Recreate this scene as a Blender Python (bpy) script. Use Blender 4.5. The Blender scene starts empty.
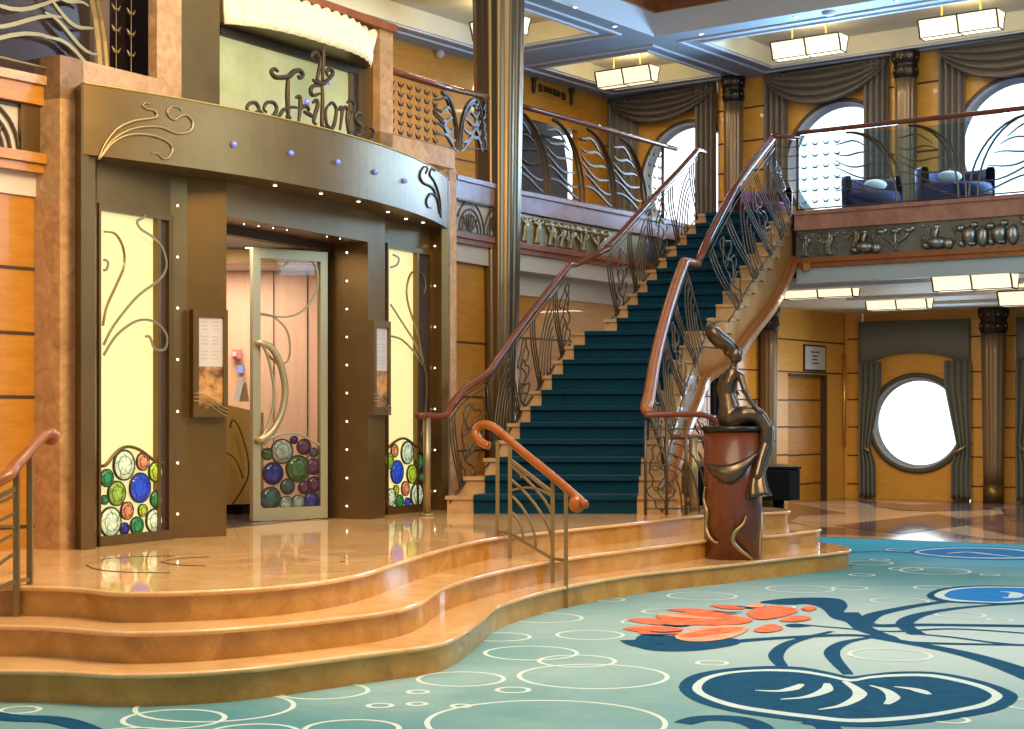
import bpy, bmesh, math, random
from mathutils import Vector, Matrix
random.seed(7)
C = bpy.context.scene
COL = C.collection
F, CX, HY, EYE = 1600.0, 512.0, 412.0, 1.49

# ---------------------------------------------------------------- camera
cd = bpy.data.cameras.new('camera'); cam = bpy.data.objects.new('camera', cd); COL.objects.link(cam)
cd.sensor_width = 36.0; cd.lens = 36.0 * F / 1024.0
cd.shift_y = (HY - 364.5) / 1024.0
cd.clip_end = 200
cam.location = (0, 0, EYE); cam.rotation_euler = (math.pi / 2, 0, 0)
C.camera = cam
# ---------------------------------------------------------------- exposure, world, lights
vs = C.view_settings
vs.view_transform = 'Standard'; vs.look = 'None'; vs.gamma = 1.0; vs.use_curve_mapping = False; vs.exposure = 0.0
w = bpy.data.worlds.new('world'); C.world = w; w.use_nodes = True
bg = w.node_tree.nodes['Background']; bg.inputs[0].default_value = (0.80, 0.90, 1.0, 1); bg.inputs[1].default_value = 0.75

def light(kind, name, loc, energy, color, size=1.0, size_y=None, target=None, spot=None, blend=.6):
    l = bpy.data.lights.new(name, kind); l.energy = energy; l.color = color
    if kind == 'AREA':
        l.size = size
        if size_y: l.shape = 'RECTANGLE'; l.size_y = size_y
    else:
        l.shadow_soft_size = size
    if kind == 'SPOT':
        l.spot_size = math.radians(spot); l.spot_blend = blend
    o = bpy.data.objects.new(name, l); COL.objects.link(o); o.location = loc
    if target is not None:
        o.rotation_euler = (Vector(target) - Vector(loc)).to_track_quat('-Z', 'Y').to_euler()
    return o
SKY_BACK, SKY_FRONT = .34, 2.6
WARM = (1.0, .68, .32); SOFT = (1.0, .83, .60); COOL = (.55, .78, 1.0)
light('AREA', 'atrium_ceiling_light', (1.5, 9.0, 8.5), 430, SOFT, 6, target=(1.0, 10, 0))
light('AREA', 'entrance_wash_light', (0.6, 8.6, 5.4), 300, WARM, 1.6, target=(-1.7, 12.6, 1.6))
light('AREA', 'daylight_side', (8.5, 12.0, 5.6), 300, COOL, 4.0, target=(0, 14.5, 2.6))
light('AREA', 'daylight_window_middle', (4.9, 23.6, 5.4), 260, (.38, .64, 1.0), 1.6, target=(-.8, 15, 3.2))
light('AREA', 'daylight_window_right', (7.3, 21.6, 5.4), 260, (.38, .64, 1.0), 1.6, target=(-.8, 15, 3.2))
light('AREA', 'daylight_window_lower', (7.0, 26.3, 1.7), 60, COOL, 1.4, target=(3.0, 16, .5))
light('AREA', 'gallery_fill_light', (-1.0, 20.2, 6.85), 90, (1, .78, .45), 1.5, target=(-1.6, 21, 4))  # unseen warm fill, added to brighten the upper amber wall
light('AREA', 'left_wash_light', (-3.6, 7.2, 4.6), 60, WARM, 1.0, target=(-3.0, 11.0, 1.6))

# ---------------------------------------------------------------- materials
def mat(name, color, rough=.5, metal=0., emit=None, es=0., spec=.5, color2=None, scale=3., detail=6, contrast=(.35, .65), bump=0., bscale=40., trans=0., alpha=1., stretch=None, coat=0., sheen=0.):
    m = bpy.data.materials.new(name); m.use_nodes = True
    nt = m.node_tree; b = nt.nodes['Principled BSDF']
    b.inputs['Base Color'].default_value = (*color, 1)
    b.inputs['Roughness'].default_value = rough; b.inputs['Metallic'].default_value = metal
    b.inputs['Specular IOR Level'].default_value = spec
    b.inputs['Coat Weight'].default_value = coat
    b.inputs['Sheen Weight'].default_value = sheen
    if trans: b.inputs['Transmission Weight'].default_value = trans
    if alpha < 1: b.inputs['Alpha'].default_value = alpha
    if emit is not None:
        b.inputs['Emission Color'].default_value = (*emit, 1); b.inputs['Emission Strength'].default_value = es
    tc = mp = None
    if color2 is not None or bump:
        tc = nt.nodes.new('ShaderNodeTexCoord'); mp = nt.nodes.new('ShaderNodeMapping')
        nt.links.new(tc.outputs['Object'], mp.inputs[0])
        if stretch: mp.inputs['Scale'].default_value = stretch
    if color2 is not None:
        n = nt.nodes.new('ShaderNodeTexNoise'); n.inputs['Scale'].default_value = scale; n.inputs['Detail'].default_value = detail
        n.inputs['Roughness'].default_value = .65
        nt.links.new(mp.outputs[0], n.inputs['Vector'])
        r = nt.nodes.new('ShaderNodeValToRGB')
        r.color_ramp.elements[0].position = contrast[0]; r.color_ramp.elements[0].color = (*color, 1)
        r.color_ramp.elements[1].position = contrast[1]; r.color_ramp.elements[1].color = (*color2, 1)
        nt.links.new(n.outputs[0], r.inputs[0]); nt.links.new(r.outputs[0], b.inputs['Base Color'])
    if bump:
        n2 = nt.nodes.new('ShaderNodeTexNoise'); n2.inputs['Scale'].default_value = bscale; n2.inputs['Detail'].default_value = 4
        nt.links.new(mp.outputs[0], n2.inputs['Vector'])
        bp = nt.nodes.new('ShaderNodeBump'); bp.inputs['Strength'].default_value = bump; bp.inputs['Distance'].default_value = .02
        nt.links.new(n2.outputs[0], bp.inputs['Height']); nt.links.new(bp.outputs[0], b.inputs['Normal'])
    return m

def marble(name, c1, c2, vein, rough=.12, scale=2.2):
    m = bpy.data.materials.new(name); m.use_nodes = True; nt = m.node_tree; b = nt.nodes['Principled BSDF']
    b.inputs['Roughness'].default_value = rough
    tc = nt.nodes.new('ShaderNodeTexCoord')
    n = nt.nodes.new('ShaderNodeTexNoise'); n.inputs['Scale'].default_value = scale; n.inputs['Detail'].default_value = 9; n.inputs['Distortion'].default_value = 1.2
    nt.links.new(tc.outputs['Object'], n.inputs['Vector'])
    r = nt.nodes.new('ShaderNodeValToRGB'); e = r.color_ramp.elements
    e[0].position = .3; e[0].color = (*c1, 1); e[1].position = .7; e[1].color = (*c2, 1)
    nt.links.new(n.outputs[0], r.inputs[0])
    v = nt.nodes.new('ShaderNodeTexNoise'); v.inputs['Scale'].default_value = scale * 2.6; v.inputs['Detail'].default_value = 10; v.inputs['Distortion'].default_value = 2.5
    nt.links.new(tc.outputs['Object'], v.inputs['Vector'])
    r2 = nt.nodes.new('ShaderNodeValToRGB'); e = r2.color_ramp.elements
    e[0].position = .485; e[0].color = (0, 0, 0, 1); e[1].position = .515; e[1].color = (0, 0, 0, 1)
    k = r2.color_ramp.elements.new(.5); k.color = (.34, .34, .34, 1)
    nt.links.new(v.outputs[0], r2.inputs[0])
    vo = nt.nodes.new('ShaderNodeTexVoronoi'); vo.inputs['Scale'].default_value = scale * .8; nt.links.new(tc.outputs['Object'], vo.inputs['Vector'])
    hs = nt.nodes.new('ShaderNodeSeparateColor'); nt.links.new(vo.outputs['Color'], hs.inputs[0])
    mr_ = nt.nodes.new('ShaderNodeMapRange'); mr_.inputs[3].default_value = .87; mr_.inputs[4].default_value = 1.08; nt.links.new(hs.outputs[0], mr_.inputs[0])
    ml = nt.nodes.new('ShaderNodeMixRGB'); ml.blend_type = 'MULTIPLY'; ml.inputs[0].default_value = 1; nt.links.new(r.outputs[0], ml.inputs[1]); nt.links.new(mr_.outputs[0], ml.inputs[2]); r = ml
    mx = nt.nodes.new('ShaderNodeMixRGB'); mx.inputs[2].default_value = (*vein, 1)
    nt.links.new(r2.outputs[0], mx.inputs[0]); nt.links.new(r.outputs[0], mx.inputs[1]); nt.links.new(mx.outputs[0], b.inputs['Base Color'])
    return m

M = {}
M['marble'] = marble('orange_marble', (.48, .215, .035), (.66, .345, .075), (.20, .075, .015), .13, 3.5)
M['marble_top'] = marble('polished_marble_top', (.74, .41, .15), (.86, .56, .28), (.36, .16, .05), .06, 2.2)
M['stone'] = marble('pink_stone', (.46, .26, .12), (.64, .41, .22), (.22, .10, .04), .25, 9)
M['stone_r'] = marble('rose_stone', (.30, .14, .10), (.42, .22, .16), (.14, .06, .04), .3, 5)
M['step_stone'] = marble('stair_stone', (.46, .27, .11), (.60, .38, .18), (.26, .13, .05), .3, 4)
M['amber'] = mat('amber_wood', (.46, .19, .018), .34, color2=(.56, .25, .03), scale=4, stretch=(1, 1, 5), coat=.2)
M['amber_lt'] = mat('light_amber_wood', (.70, .34, .05), .36, color2=(.78, .41, .08), scale=4, stretch=(1, 1, 5), coat=.2)
M['cherry'] = mat('cherry_wood', (.25, .075, .02), .28, color2=(.34, .115, .03), scale=6, stretch=(1, 1, .15), coat=.3)
M['drum'] = mat('dark_cherry_veneer', (.115, .026, .010), .28, color2=(.16, .04, .014), scale=6, stretch=(1, 1, .15), coat=.25)
M['handrail'] = mat('polished_handrail_wood', (.27, .075, .008), .30, color2=(.36, .11, .013), scale=5, coat=.15)
M['handrail_dk'] = mat('dark_handrail_wood', (.16, .04, .025), .2, color2=(.20, .06, .03), scale=5, coat=.1, spec=.35)
M['bronze'] = mat('brushed_bronze', (.165, .10, .032), .33, .70, color2=(.21, .13, .045), scale=1.5, bump=.05, bscale=120)
M['bronze_lt'] = mat('satin_bronze', (.36, .28, .14), .35, .7)
M['bronze_dk'] = mat('dark_bronze', (.075, .05, .028), .45, .7)
M['rail_metal'] = mat('patinated_rail_metal', (.12, .085, .05), .42, .7)
M['rail_near'] = mat('satin_brown_rail_metal', (.30, .20, .08), .4, .6)
M['relief'] = mat('relief_metal', (.20, .18, .14), .3, .85, color2=(.28, .30, .28), scale=3)
M['champagne'] = mat('champagne_metal', (.44, .40, .24), .35, .5)
M['lit'] = mat('backlit_frosted_glass', (.30, .28, .12), .25, emit=(1.0, .92, .42), es=.80)
M['lit2'] = mat('dim_frosted_glass', (.34, .38, .20), .2, emit=(.55, .60, .28), es=.24, color2=(.55, .6, .4), scale=1.2)
M['awning'] = mat('glowing_shell_glass', (.6, .58, .42), .4, emit=(1.0, .85, .50), es=.50)
M['lampglass'] = mat('lit_alabaster_lamp_glass', (.8, .7, .5), .4, emit=(1.0, .86, .58), es=1.15)
M['white'] = mat('white_ceiling_paint', (.62, .66, .70), .6)
M['soffit'] = mat('grey_blue_ceiling_paint', (.36, .44, .48), .55)
M['cream'] = mat('cream_ceiling_paint', (.70, .66, .50), .6)
M['fascia'] = mat('cream_fascia_paint', (.55, .47, .36), .6)
M['plaster'] = mat('pale_plaster', (.66, .60, .52), .55)
M['peach'] = mat('peach_wood_panel', (.70, .44, .27), .45, color2=(.78, .52, .34), scale=5, stretch=(4, 4, .3))
M['carpet_blue'] = mat('navy_teal_stair_carpet', (.003, .034, .062), .95, color2=(.005, .050, .085), scale=30, bump=.4, bscale=300, sheen=.05, spec=.1)
M['curtain'] = mat('grey_brown_satin_curtain', (.155, .13, .105), .55, sheen=.08)
M['curtain2'] = mat('grey_green_curtain', (.15, .16, .14), .6, sheen=.08)
M['pelmet'] = mat('grey_green_fabric_panel', (.17, .19, .17), .8)
M['black'] = mat('black_lacquer', (.003, .003, .004), .3, spec=.15)
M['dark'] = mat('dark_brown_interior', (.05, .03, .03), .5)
M['darkcap'] = mat('dark_capital_metal', (.04, .033, .03), .3, .7)
M['colmetal'] = mat('fluted_column_metal', (.20, .14, .075), .30, .8)
M['colfar'] = mat('bronze_fluted_column_metal', (.24, .17, .10), .4, .55)
M['groove'] = mat('dark_panel_groove', (.06, .03, .015), .6)
def glassmat(name, tint, refl):
    m = bpy.data.materials.new(name); m.use_nodes = True; nt = m.node_tree; out = nt.nodes['Material Output']; nt.nodes.remove(nt.nodes['Principled BSDF'])
    t = nt.nodes.new('ShaderNodeBsdfTransparent'); t.inputs[0].default_value = (*tint, 1)
    g = nt.nodes.new('ShaderNodeBsdfGlossy'); g.inputs['Roughness'].default_value = .03
    f = nt.nodes.new('ShaderNodeFresnel'); f.inputs[0].default_value = 1.45
    k = nt.nodes.new('ShaderNodeMath'); k.operation = 'MULTIPLY'; k.inputs[1].default_value = refl; nt.links.new(f.outputs[0], k.inputs[0])
    x = nt.nodes.new('ShaderNodeMixShader'); nt.links.new(k.outputs[0], x.inputs[0]); nt.links.new(t.outputs[0], x.inputs[1]); nt.links.new(g.outputs[0], x.inputs[2])
    nt.links.new(x.outputs[0], out.inputs[0]); return m
M['glass'] = glassmat('clear_glass', (.95, .97, .98), .7)
M['maroon'] = mat('maroon_upholstery', (.06, .008, .02), .7, spec=.2)
M['desk'] = mat('olive_brown_desk_lacquer', (.32, .19, .04), .35)
M['glass_dull'] = glassmat('smoked_glass', (.80, .76, .78), .06)
M['glass_blue'] = glassmat('blue_tinted_glass', (.78, .92, 1.0), 1.0)
M['gem'] = mat('blue_violet_gem', (.15, .18, .8), .05, emit=(.3, .35, 1.), es=.35, coat=1)
M['bulb'] = mat('small_lit_bulb', (1, 1, 1), .3, emit=(1, .9, .72), es=6)
M['paper'] = mat('printed_white_paper', (.56, .54, .55), .6)
M['ink'] = mat('dark_print', (.08, .07, .08), .6)
M['ink2'] = mat('faded_grey_print', (.42, .38, .38), .6)
M['art'] = mat('brown_printed_picture', (.12, .05, .02), .5, color2=(.62, .34, .12), scale=7, contrast=(.4, .6))
M['red'] = mat('red_plastic', (.35, .02, .02), .4)
M['blue'] = mat('blue_plastic', (.03, .10, .55), .4)
M['leafy'] = mat('dark_palm_leaf', (.02, .09, .08), .5)
M['gold'] = mat('brass_stud', (.7, .48, .12), .3, .8)
M['velvet'] = mat('plum_blue_upholstery', (.02, .035, .10), .6, color2=(.05, .015, .035), scale=1.5, spec=.2)
M['side_board'] = mat('stair_side_wood', (.38, .155, .03), .35, color2=(.46, .20, .05), scale=4, coat=.2)
M['pillow'] = mat('cream_cushion_fabric', (.75, .68, .5), .8)
M['navy'] = mat('carpet_navy', (.004, .050, .120), .95, color2=(.010, .080, .165), scale=9, contrast=(.3, .7), spec=.08)
M['azure'] = mat('carpet_bright_blue', (.010, .16, .46), .95, color2=(.02, .21, .55), scale=9, spec=.08)
M['ringw'] = mat('carpet_pale_line', (.56, .68, .64), .95, spec=.08)
M['palec'] = mat('carpet_cream_blue', (.46, .60, .60), .95, color2=(.52, .66, .64), scale=6, spec=.08)
M['petal'] = mat('carpet_coral', (.72, .105, .04), .95, color2=(.80, .23, .12), scale=7, contrast=(.35, .65), spec=.08)
M['petal2'] = mat('carpet_peach', (.80, .45, .30), .95, color2=(.74, .24, .13), scale=8, contrast=(.35, .65), spec=.08)

def carpet_mat():
    m = bpy.data.materials.new('teal_floor_carpet'); m.use_nodes = True; nt = m.node_tree; b = nt.nodes['Principled BSDF']
    b.inputs['Roughness'].default_value = .97; b.inputs['Specular IOR Level'].default_value = .15
    tc = nt.nodes.new('ShaderNodeTexCoord')
    n1 = nt.nodes.new('ShaderNodeTexNoise'); n1.inputs['Scale'].default_value = .42; n1.inputs['Detail'].default_value = 2
    n2 = nt.nodes.new('ShaderNodeTexNoise'); n2.inputs['Scale'].default_value = 3.2; n2.inputs['Detail'].default_value = 9; n2.inputs['Roughness'].default_value = .7
    nt.links.new(tc.outputs['Object'], n1.inputs['Vector']); nt.links.new(tc.outputs['Object'], n2.inputs['Vector'])
    r1 = nt.nodes.new('ShaderNodeValToRGB'); e = r1.color_ramp.elements
    e[0].position = .38; e[0].color = (.10, .27, .285, 1); e[1].position = .62; e[1].color = (.30, .44, .43, 1)
    nt.links.new(n1.outputs[0], r1.inputs[0])
    r2 = nt.nodes.new('ShaderNodeValToRGB'); e = r2.color_ramp.elements
    e[0].position = .3; e[0].color = (.62, .78, .84, 1); e[1].position = .7; e[1].color = (1, 1, 1, 1)
    nt.links.new(n2.outputs[0], r2.inputs[0])
    mx = nt.nodes.new('ShaderNodeMixRGB'); mx.blend_type = 'MULTIPLY'; mx.inputs[0].default_value = .8
    nt.links.new(r1.outputs[0], mx.inputs[1]); nt.links.new(r2.outputs[0], mx.inputs[2])
    # the woven design: a pale field round the lotus, a deep blue field along the far border, partly window daylight painted in
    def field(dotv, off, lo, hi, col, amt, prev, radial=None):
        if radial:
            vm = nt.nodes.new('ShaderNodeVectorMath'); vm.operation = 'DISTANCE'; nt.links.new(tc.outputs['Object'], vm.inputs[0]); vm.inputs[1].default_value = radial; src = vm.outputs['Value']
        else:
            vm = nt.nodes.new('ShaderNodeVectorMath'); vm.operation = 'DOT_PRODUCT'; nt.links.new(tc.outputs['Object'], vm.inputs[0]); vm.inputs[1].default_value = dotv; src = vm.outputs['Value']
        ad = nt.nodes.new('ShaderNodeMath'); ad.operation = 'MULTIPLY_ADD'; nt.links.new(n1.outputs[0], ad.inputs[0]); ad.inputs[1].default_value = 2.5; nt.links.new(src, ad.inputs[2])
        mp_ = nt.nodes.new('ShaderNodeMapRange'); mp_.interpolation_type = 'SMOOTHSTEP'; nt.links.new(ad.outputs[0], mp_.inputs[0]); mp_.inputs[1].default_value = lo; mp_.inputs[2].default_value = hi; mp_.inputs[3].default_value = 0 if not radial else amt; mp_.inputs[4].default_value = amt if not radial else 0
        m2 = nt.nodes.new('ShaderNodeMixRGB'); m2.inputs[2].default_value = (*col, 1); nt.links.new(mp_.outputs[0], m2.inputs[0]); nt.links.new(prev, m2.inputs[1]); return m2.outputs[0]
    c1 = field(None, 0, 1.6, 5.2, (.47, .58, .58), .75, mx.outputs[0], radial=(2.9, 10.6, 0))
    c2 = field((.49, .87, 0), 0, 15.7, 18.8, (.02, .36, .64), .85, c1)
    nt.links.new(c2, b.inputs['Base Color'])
    return m
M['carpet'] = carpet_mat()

# ---------------------------------------------------------------- projection helpers (real positions read from the photograph's geometry)
def G(px, py, z=0.0):
    d = (EYE - z) * F / (py - HY); return Vector(((px - CX) / F * d, d, z))
def P(px, py, d):
    return Vector(((px - CX) / F * d, d, EYE - (py - HY) / F * d))
class Pl:                                     # vertical plane: start point, heading (degrees clockwise from +Y)
    def __init__(s, x, y, deg, flip=1):
        s.o = Vector((x, y, 0)); a = math.radians(deg); s.u = Vector((math.sin(a), math.cos(a), 0))
        s.n = Vector((s.u.y, -s.u.x, 0)) * flip   # towards the viewer
    def t(s, px):
        k = (px - CX) / F; return (k * s.o.y - s.o.x) / (s.u.x - k * s.u.y)
    def hit(s, px, py, off=0):
        t = s.t(px); p = s.o + s.u * t; return Vector((p.x, p.y, EYE - (py - HY) / F * p.y)) + s.n * off
    def z(s, px, py):
        return s.hit(px, py).z
    def at(s, t, z, off=0):
        return s.o + s.u * t + Vector((0, 0, z)) + s.n * off
def pl2(a, b):
    v = Vector(b) - Vector(a); return Pl(a[0], a[1], math.degrees(math.atan2(v.x, v.y)))

# ---------------------------------------------------------------- mesh helpers
def spl(pts, n=6, closed=False):
    pts = [Vector(p) for p in pts]; out = []; N = len(pts)
    rng = range(N if closed else N - 1)
    for i in rng:
        if closed: p0, p1, p2, p3 = pts[i - 1], pts[i], pts[(i + 1) % N], pts[(i + 2) % N]
        else: p0, p1, p2, p3 = pts[max(i - 1, 0)], pts[i], pts[i + 1], pts[min(i + 2, N - 1)]
        for k in range(n):
            t = k / n
            out.append(.5 * ((2 * p1) + (p2 - p0) * t + (2 * p0 - 5 * p1 + 4 * p2 - p3) * t * t + (3 * p1 - p0 - 3 * p2 + p3) * t ** 3))
    if not closed: out.append(pts[-1].copy())
    return out

class MB:
    def __init__(s): s.v = []; s.f = []; s.mi = []; s.sm = []
    def add(s, vs_, fs, mi=0, smooth=False):
        b = len(s.v); s.v += [tuple(v) for v in vs_]
        for f in fs: s.f.append([b + i for i in f]); s.mi.append(mi); s.sm.append(smooth)
        return s
    def box(s, a, b, mi=0):
        x0, y0, z0 = a; x1, y1, z1 = b
        return s.hexa([(x0, y0, z0), (x1, y0, z0), (x1, y1, z0), (x0, y1, z0)], [(x0, y0, z1), (x1, y0, z1), (x1, y1, z1), (x0, y1, z1)], mi)
    def hexa(s, lo, hi, mi=0):
        n = len(lo)
        fs = [list(range(n))[::-1], list(range(n, 2 * n))] + [[i, (i + 1) % n, n + (i + 1) % n, n + i] for i in range(n)]
        return s.add(list(lo) + list(hi), fs, mi)
    def prism(s, poly, z0, z1, mi=0):
        return s.hexa([(p[0], p[1], z0) for p in poly], [(p[0], p[1], z1) for p in poly], mi)
    def pbox(s, pl, t0, t1, z0, z1, o0, o1, mi=0):      # a box on a plane: along, up, out
        lo = [pl.at(t0, z0, o0), pl.at(t1, z0, o0), pl.at(t1, z0, o1), pl.at(t0, z0, o1)]
        hi = [pl.at(t0, z1, o0), pl.at(t1, z1, o0), pl.at(t1, z1, o1), pl.at(t0, z1, o1)]
        return s.hexa(lo, hi, mi)
    def slab(s, pts, off, mi=0):                        # polygon with any orientation, extruded by off
        off = Vector(off); return s.hexa([Vector(p) for p in pts], [Vector(p) + off for p in pts], mi)
    def tube(s, pts, r, k=6, mi=0, caps=True, flat=None, up=None):
        pts = [Vector(p) for p in pts]; n = len(pts)
        if n < 2: return s
        rr = r if isinstance(r, (list, tuple)) else [r] * n
        ring = []; prev = None
        for i in range(n):
            t = (pts[min(i + 1, n - 1)] - pts[max(i - 1, 0)])
            if t.length < 1e-9: t = Vector((0, 0, 1))
            t.normalize()
            if prev is None:
                a = Vector(up) if up else (Vector((0, 0, 1)) if abs(t.z) < .9 else Vector((1, 0, 0)))
            else: a = prev
            nn = a - t * a.dot(t)
            if nn.length < 1e-6: nn = t.orthogonal()
            nn.normalize(); prev = nn; bb = t.cross(nn)
            fl = flat if flat else 1.0
            for j in range(k):
                an = 2 * math.pi * (j + .5) / k
                ring.append(pts[i] + nn * math.cos(an) * rr[i] + bb * math.sin(an) * rr[i] * fl)
        fs = []
        for i in range(n - 1):
            for j in range(k):
                fs.append([i * k + j, i * k + (j + 1) % k, (i + 1) * k + (j + 1) % k, (i + 1) * k + j])
        if caps: fs.append(list(range(k))[::-1]); fs.append([(n - 1) * k + j for j in range(k)])
        return s.add(ring, fs, mi, k > 4)
    def lathe(s, c, prof, k=24, mi=0, flute=0, fd=0., axis=None, smooth=True):
        c = Vector(c); vs_ = []; n = len(prof)
        for r, z in prof:
            for j in range(k):
                a = 2 * math.pi * j / k; q = r * (1 - fd * (abs(math.sin(a * flute / 2)) ** .5 * -1 + 1)) if flute else r
                vs_.append(c + Vector((q * math.cos(a), q * math.sin(a), z)))
        fs = [[i * k + j, i * k + (j + 1) % k, (i + 1) * k + (j + 1) % k, (i + 1) * k + j] for i in range(n - 1) for j in range(k)]
        fs.append(list(range(k))[::-1]); fs.append([(n - 1) * k + j for j in range(k)])
        return s.add(vs_, fs, mi, smooth)
    def ball(s, c, r, k=10, m=7, mi=0, sc=(1, 1, 1), rot=None):
        c = Vector(c); vs_ = []; fs = []
        for i in range(m + 1):
            ph = math.pi * i / m
            for j in range(k):
                a = 2 * math.pi * j / k
                v = Vector((r * sc[0] * math.sin(ph) * math.cos(a), r * sc[1] * math.sin(ph) * math.sin(a), r * sc[2] * math.cos(ph)))
                if rot: v = rot @ v
                vs_.append(c + v)
        for i in range(m):
            for j in range(k): fs.append([i * k + j, i * k + (j + 1) % k, (i + 1) * k + (j + 1) % k, (i + 1) * k + j])
        return s.add(vs_, fs, mi, True)
    def grid(s, rows, mi=0, smooth=True, closed=False):
        n = len(rows[0]); vs_ = [p for r in rows for p in r]; fs = []
        for i in range(len(rows) - 1):
            for j in range(n - 1 + (1 if closed else 0)):
                a, b = j, (j + 1) % n
                fs.append([i * n + a, i * n + b, (i + 1) * n + b, (i + 1) * n + a])
        return s.add(vs_, fs, mi, smooth)
    def build(s, name, mats, parent=None, label=None, bevel=0, thick=0):
        me = bpy.data.meshes.new(name); me.from_pydata(s.v, [], s.f)
        if not isinstance(mats, (list, tuple)): mats = [mats]
        for m in mats: me.materials.append(M[m] if isinstance(m, str) else m)
        for p, i, sm in zip(me.polygons, s.mi, s.sm): p.material_index = i; p.use_smooth = sm
        bm = bmesh.new(); bm.from_mesh(me); bmesh.ops.remove_doubles(bm, verts=bm.verts, dist=1e-5)
        bmesh.ops.recalc_face_normals(bm, faces=bm.faces); bm.to_mesh(me); bm.free()
        o = bpy.data.objects.new(name, me); COL.objects.link(o)
        if parent is not None:
            o.parent = parent; o.matrix_parent_inverse = parent.matrix_world.inverted() if False else Matrix.Translation(-Vector(parent.location))
        if label: o['label'] = label
        if thick:
            sd = o.modifiers.new('thickness', 'SOLIDIFY'); sd.thickness = thick; sd.offset = 0
        if bevel:
            b = o.modifiers.new('bevel', 'BEVEL'); b.width = bevel; b.segments = 2; b.limit_method = 'ANGLE'
        return o
def thing(name, loc, label, cat, group=None):
    o = bpy.data.objects.new(name, None); COL.objects.link(o); o.location = loc; o.empty_display_size = .1
    o['label'] = label; o['category'] = cat
    if group: o['group'] = group
    return o
def tag(o, label, cat, group=None):
    o['label'] = label; o['category'] = cat
    if group: o['group'] = group
    return o
def struct(o):
    o['kind'] = 'structure'; return o

# ---------------------------------------------------------------- sky: bright hazy harbour side ahead, softer behind
nt = w.node_tree
tc = nt.nodes.new('ShaderNodeTexCoord'); sx = nt.nodes.new('ShaderNodeSeparateXYZ'); nt.links.new(tc.outputs['Generated'], sx.inputs[0])
mr = nt.nodes.new('ShaderNodeMapRange'); nt.links.new(sx.outputs['Y'], mr.inputs[0])
mr.inputs[1].default_value = .2; mr.inputs[2].default_value = .8; mr.inputs[3].default_value = SKY_BACK; mr.inputs[4].default_value = SKY_FRONT
nt.links.new(mr.outputs[0], bg.inputs[1])
rp = nt.nodes.new('ShaderNodeValToRGB'); e = rp.color_ramp.elements
e[0].position = .47; e[0].color = (.80, .88, .95, 1); e[1].position = .53; e[1].color = (.93, .96, 1, 1)
k = rp.color_ramp.elements.new(.5); k.color = (.66, .74, .80, 1)
m1 = nt.nodes.new('ShaderNodeMath'); m1.operation = 'MULTIPLY_ADD'; m1.inputs[1].default_value = .5; m1.inputs[2].default_value = .5
nt.links.new(sx.outputs['Z'], m1.inputs[0]); nt.links.new(m1.outputs[0], rp.inputs[0]); nt.links.new(rp.outputs[0], bg.inputs[0])

RZ = .1725; PZ = .51; UZ = 4.12; CZ = 6.93; LZ = 3.2
E1 = Vector((.8, -.6, 0)); E2 = Vector((.6, .8, 0)); CC = Vector((2.07, 23.2, 0))
def AB(a, b, z=CZ): return CC + E1 * a + E2 * b + Vector((0, 0, z))

# ---------------------------------------------------------------- floors
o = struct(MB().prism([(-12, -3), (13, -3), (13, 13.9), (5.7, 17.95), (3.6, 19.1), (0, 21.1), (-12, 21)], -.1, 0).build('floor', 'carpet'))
M['tile'] = marble('brown_marble_floor', (.12, .075, .075), (.20, .125, .12), (.10, .05, .05), .08, .9)
M['tile_l'] = marble('tan_marble_floor', (.46, .33, .24), (.58, .44, .33), (.30, .19, .13), .08, 1.5)
M['tile_d'] = marble('plum_marble_floor', (.07, .05, .075), (.12, .085, .11), (.05, .03, .04), .06, 1.5)
struct(MB().prism([(13, 13.9), (5.7, 17.95), (3.6, 19.1), (0, 21.1), (-2, 21.2), (0, 36), (20, 36), (20, 13.9)], -.1, 0.002).build('floor', 'tile'))
m = MB()
for i, (pts, mi) in enumerate([
    ([(790, 522), (800, 516), (1024, 507), (1090, 504), (1090, 508), (1024, 512), (860, 528), (815, 527)], 0),
    ([(790, 503), (850, 500.5), (1010, 536), (1060, 544), (980, 538), (800, 505)], 0),
    ([(850, 499.5), (880, 499), (1120, 520), (1120, 524)], 0),
    ([(780, 536.2), (815, 534.5), (1024, 542), (1100, 545), (1100, 548), (1024, 545), (815, 537)], 0),
    ([(835, 526), (935, 514), (985, 524), (900, 534)], 1),
    ([(870, 507), (960, 503), (1000, 510), (925, 512)], 1),
    ([(1000, 509), (1080, 505), (1090, 524), (1010, 521)], 1)]):
    m.prism([tuple(G(x, y).xy) for x, y in pts], .0025, .004 + .0006 * i, mi)
o = m.build('floor', ['tile_l', 'tile_d']); struct(o)

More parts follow.
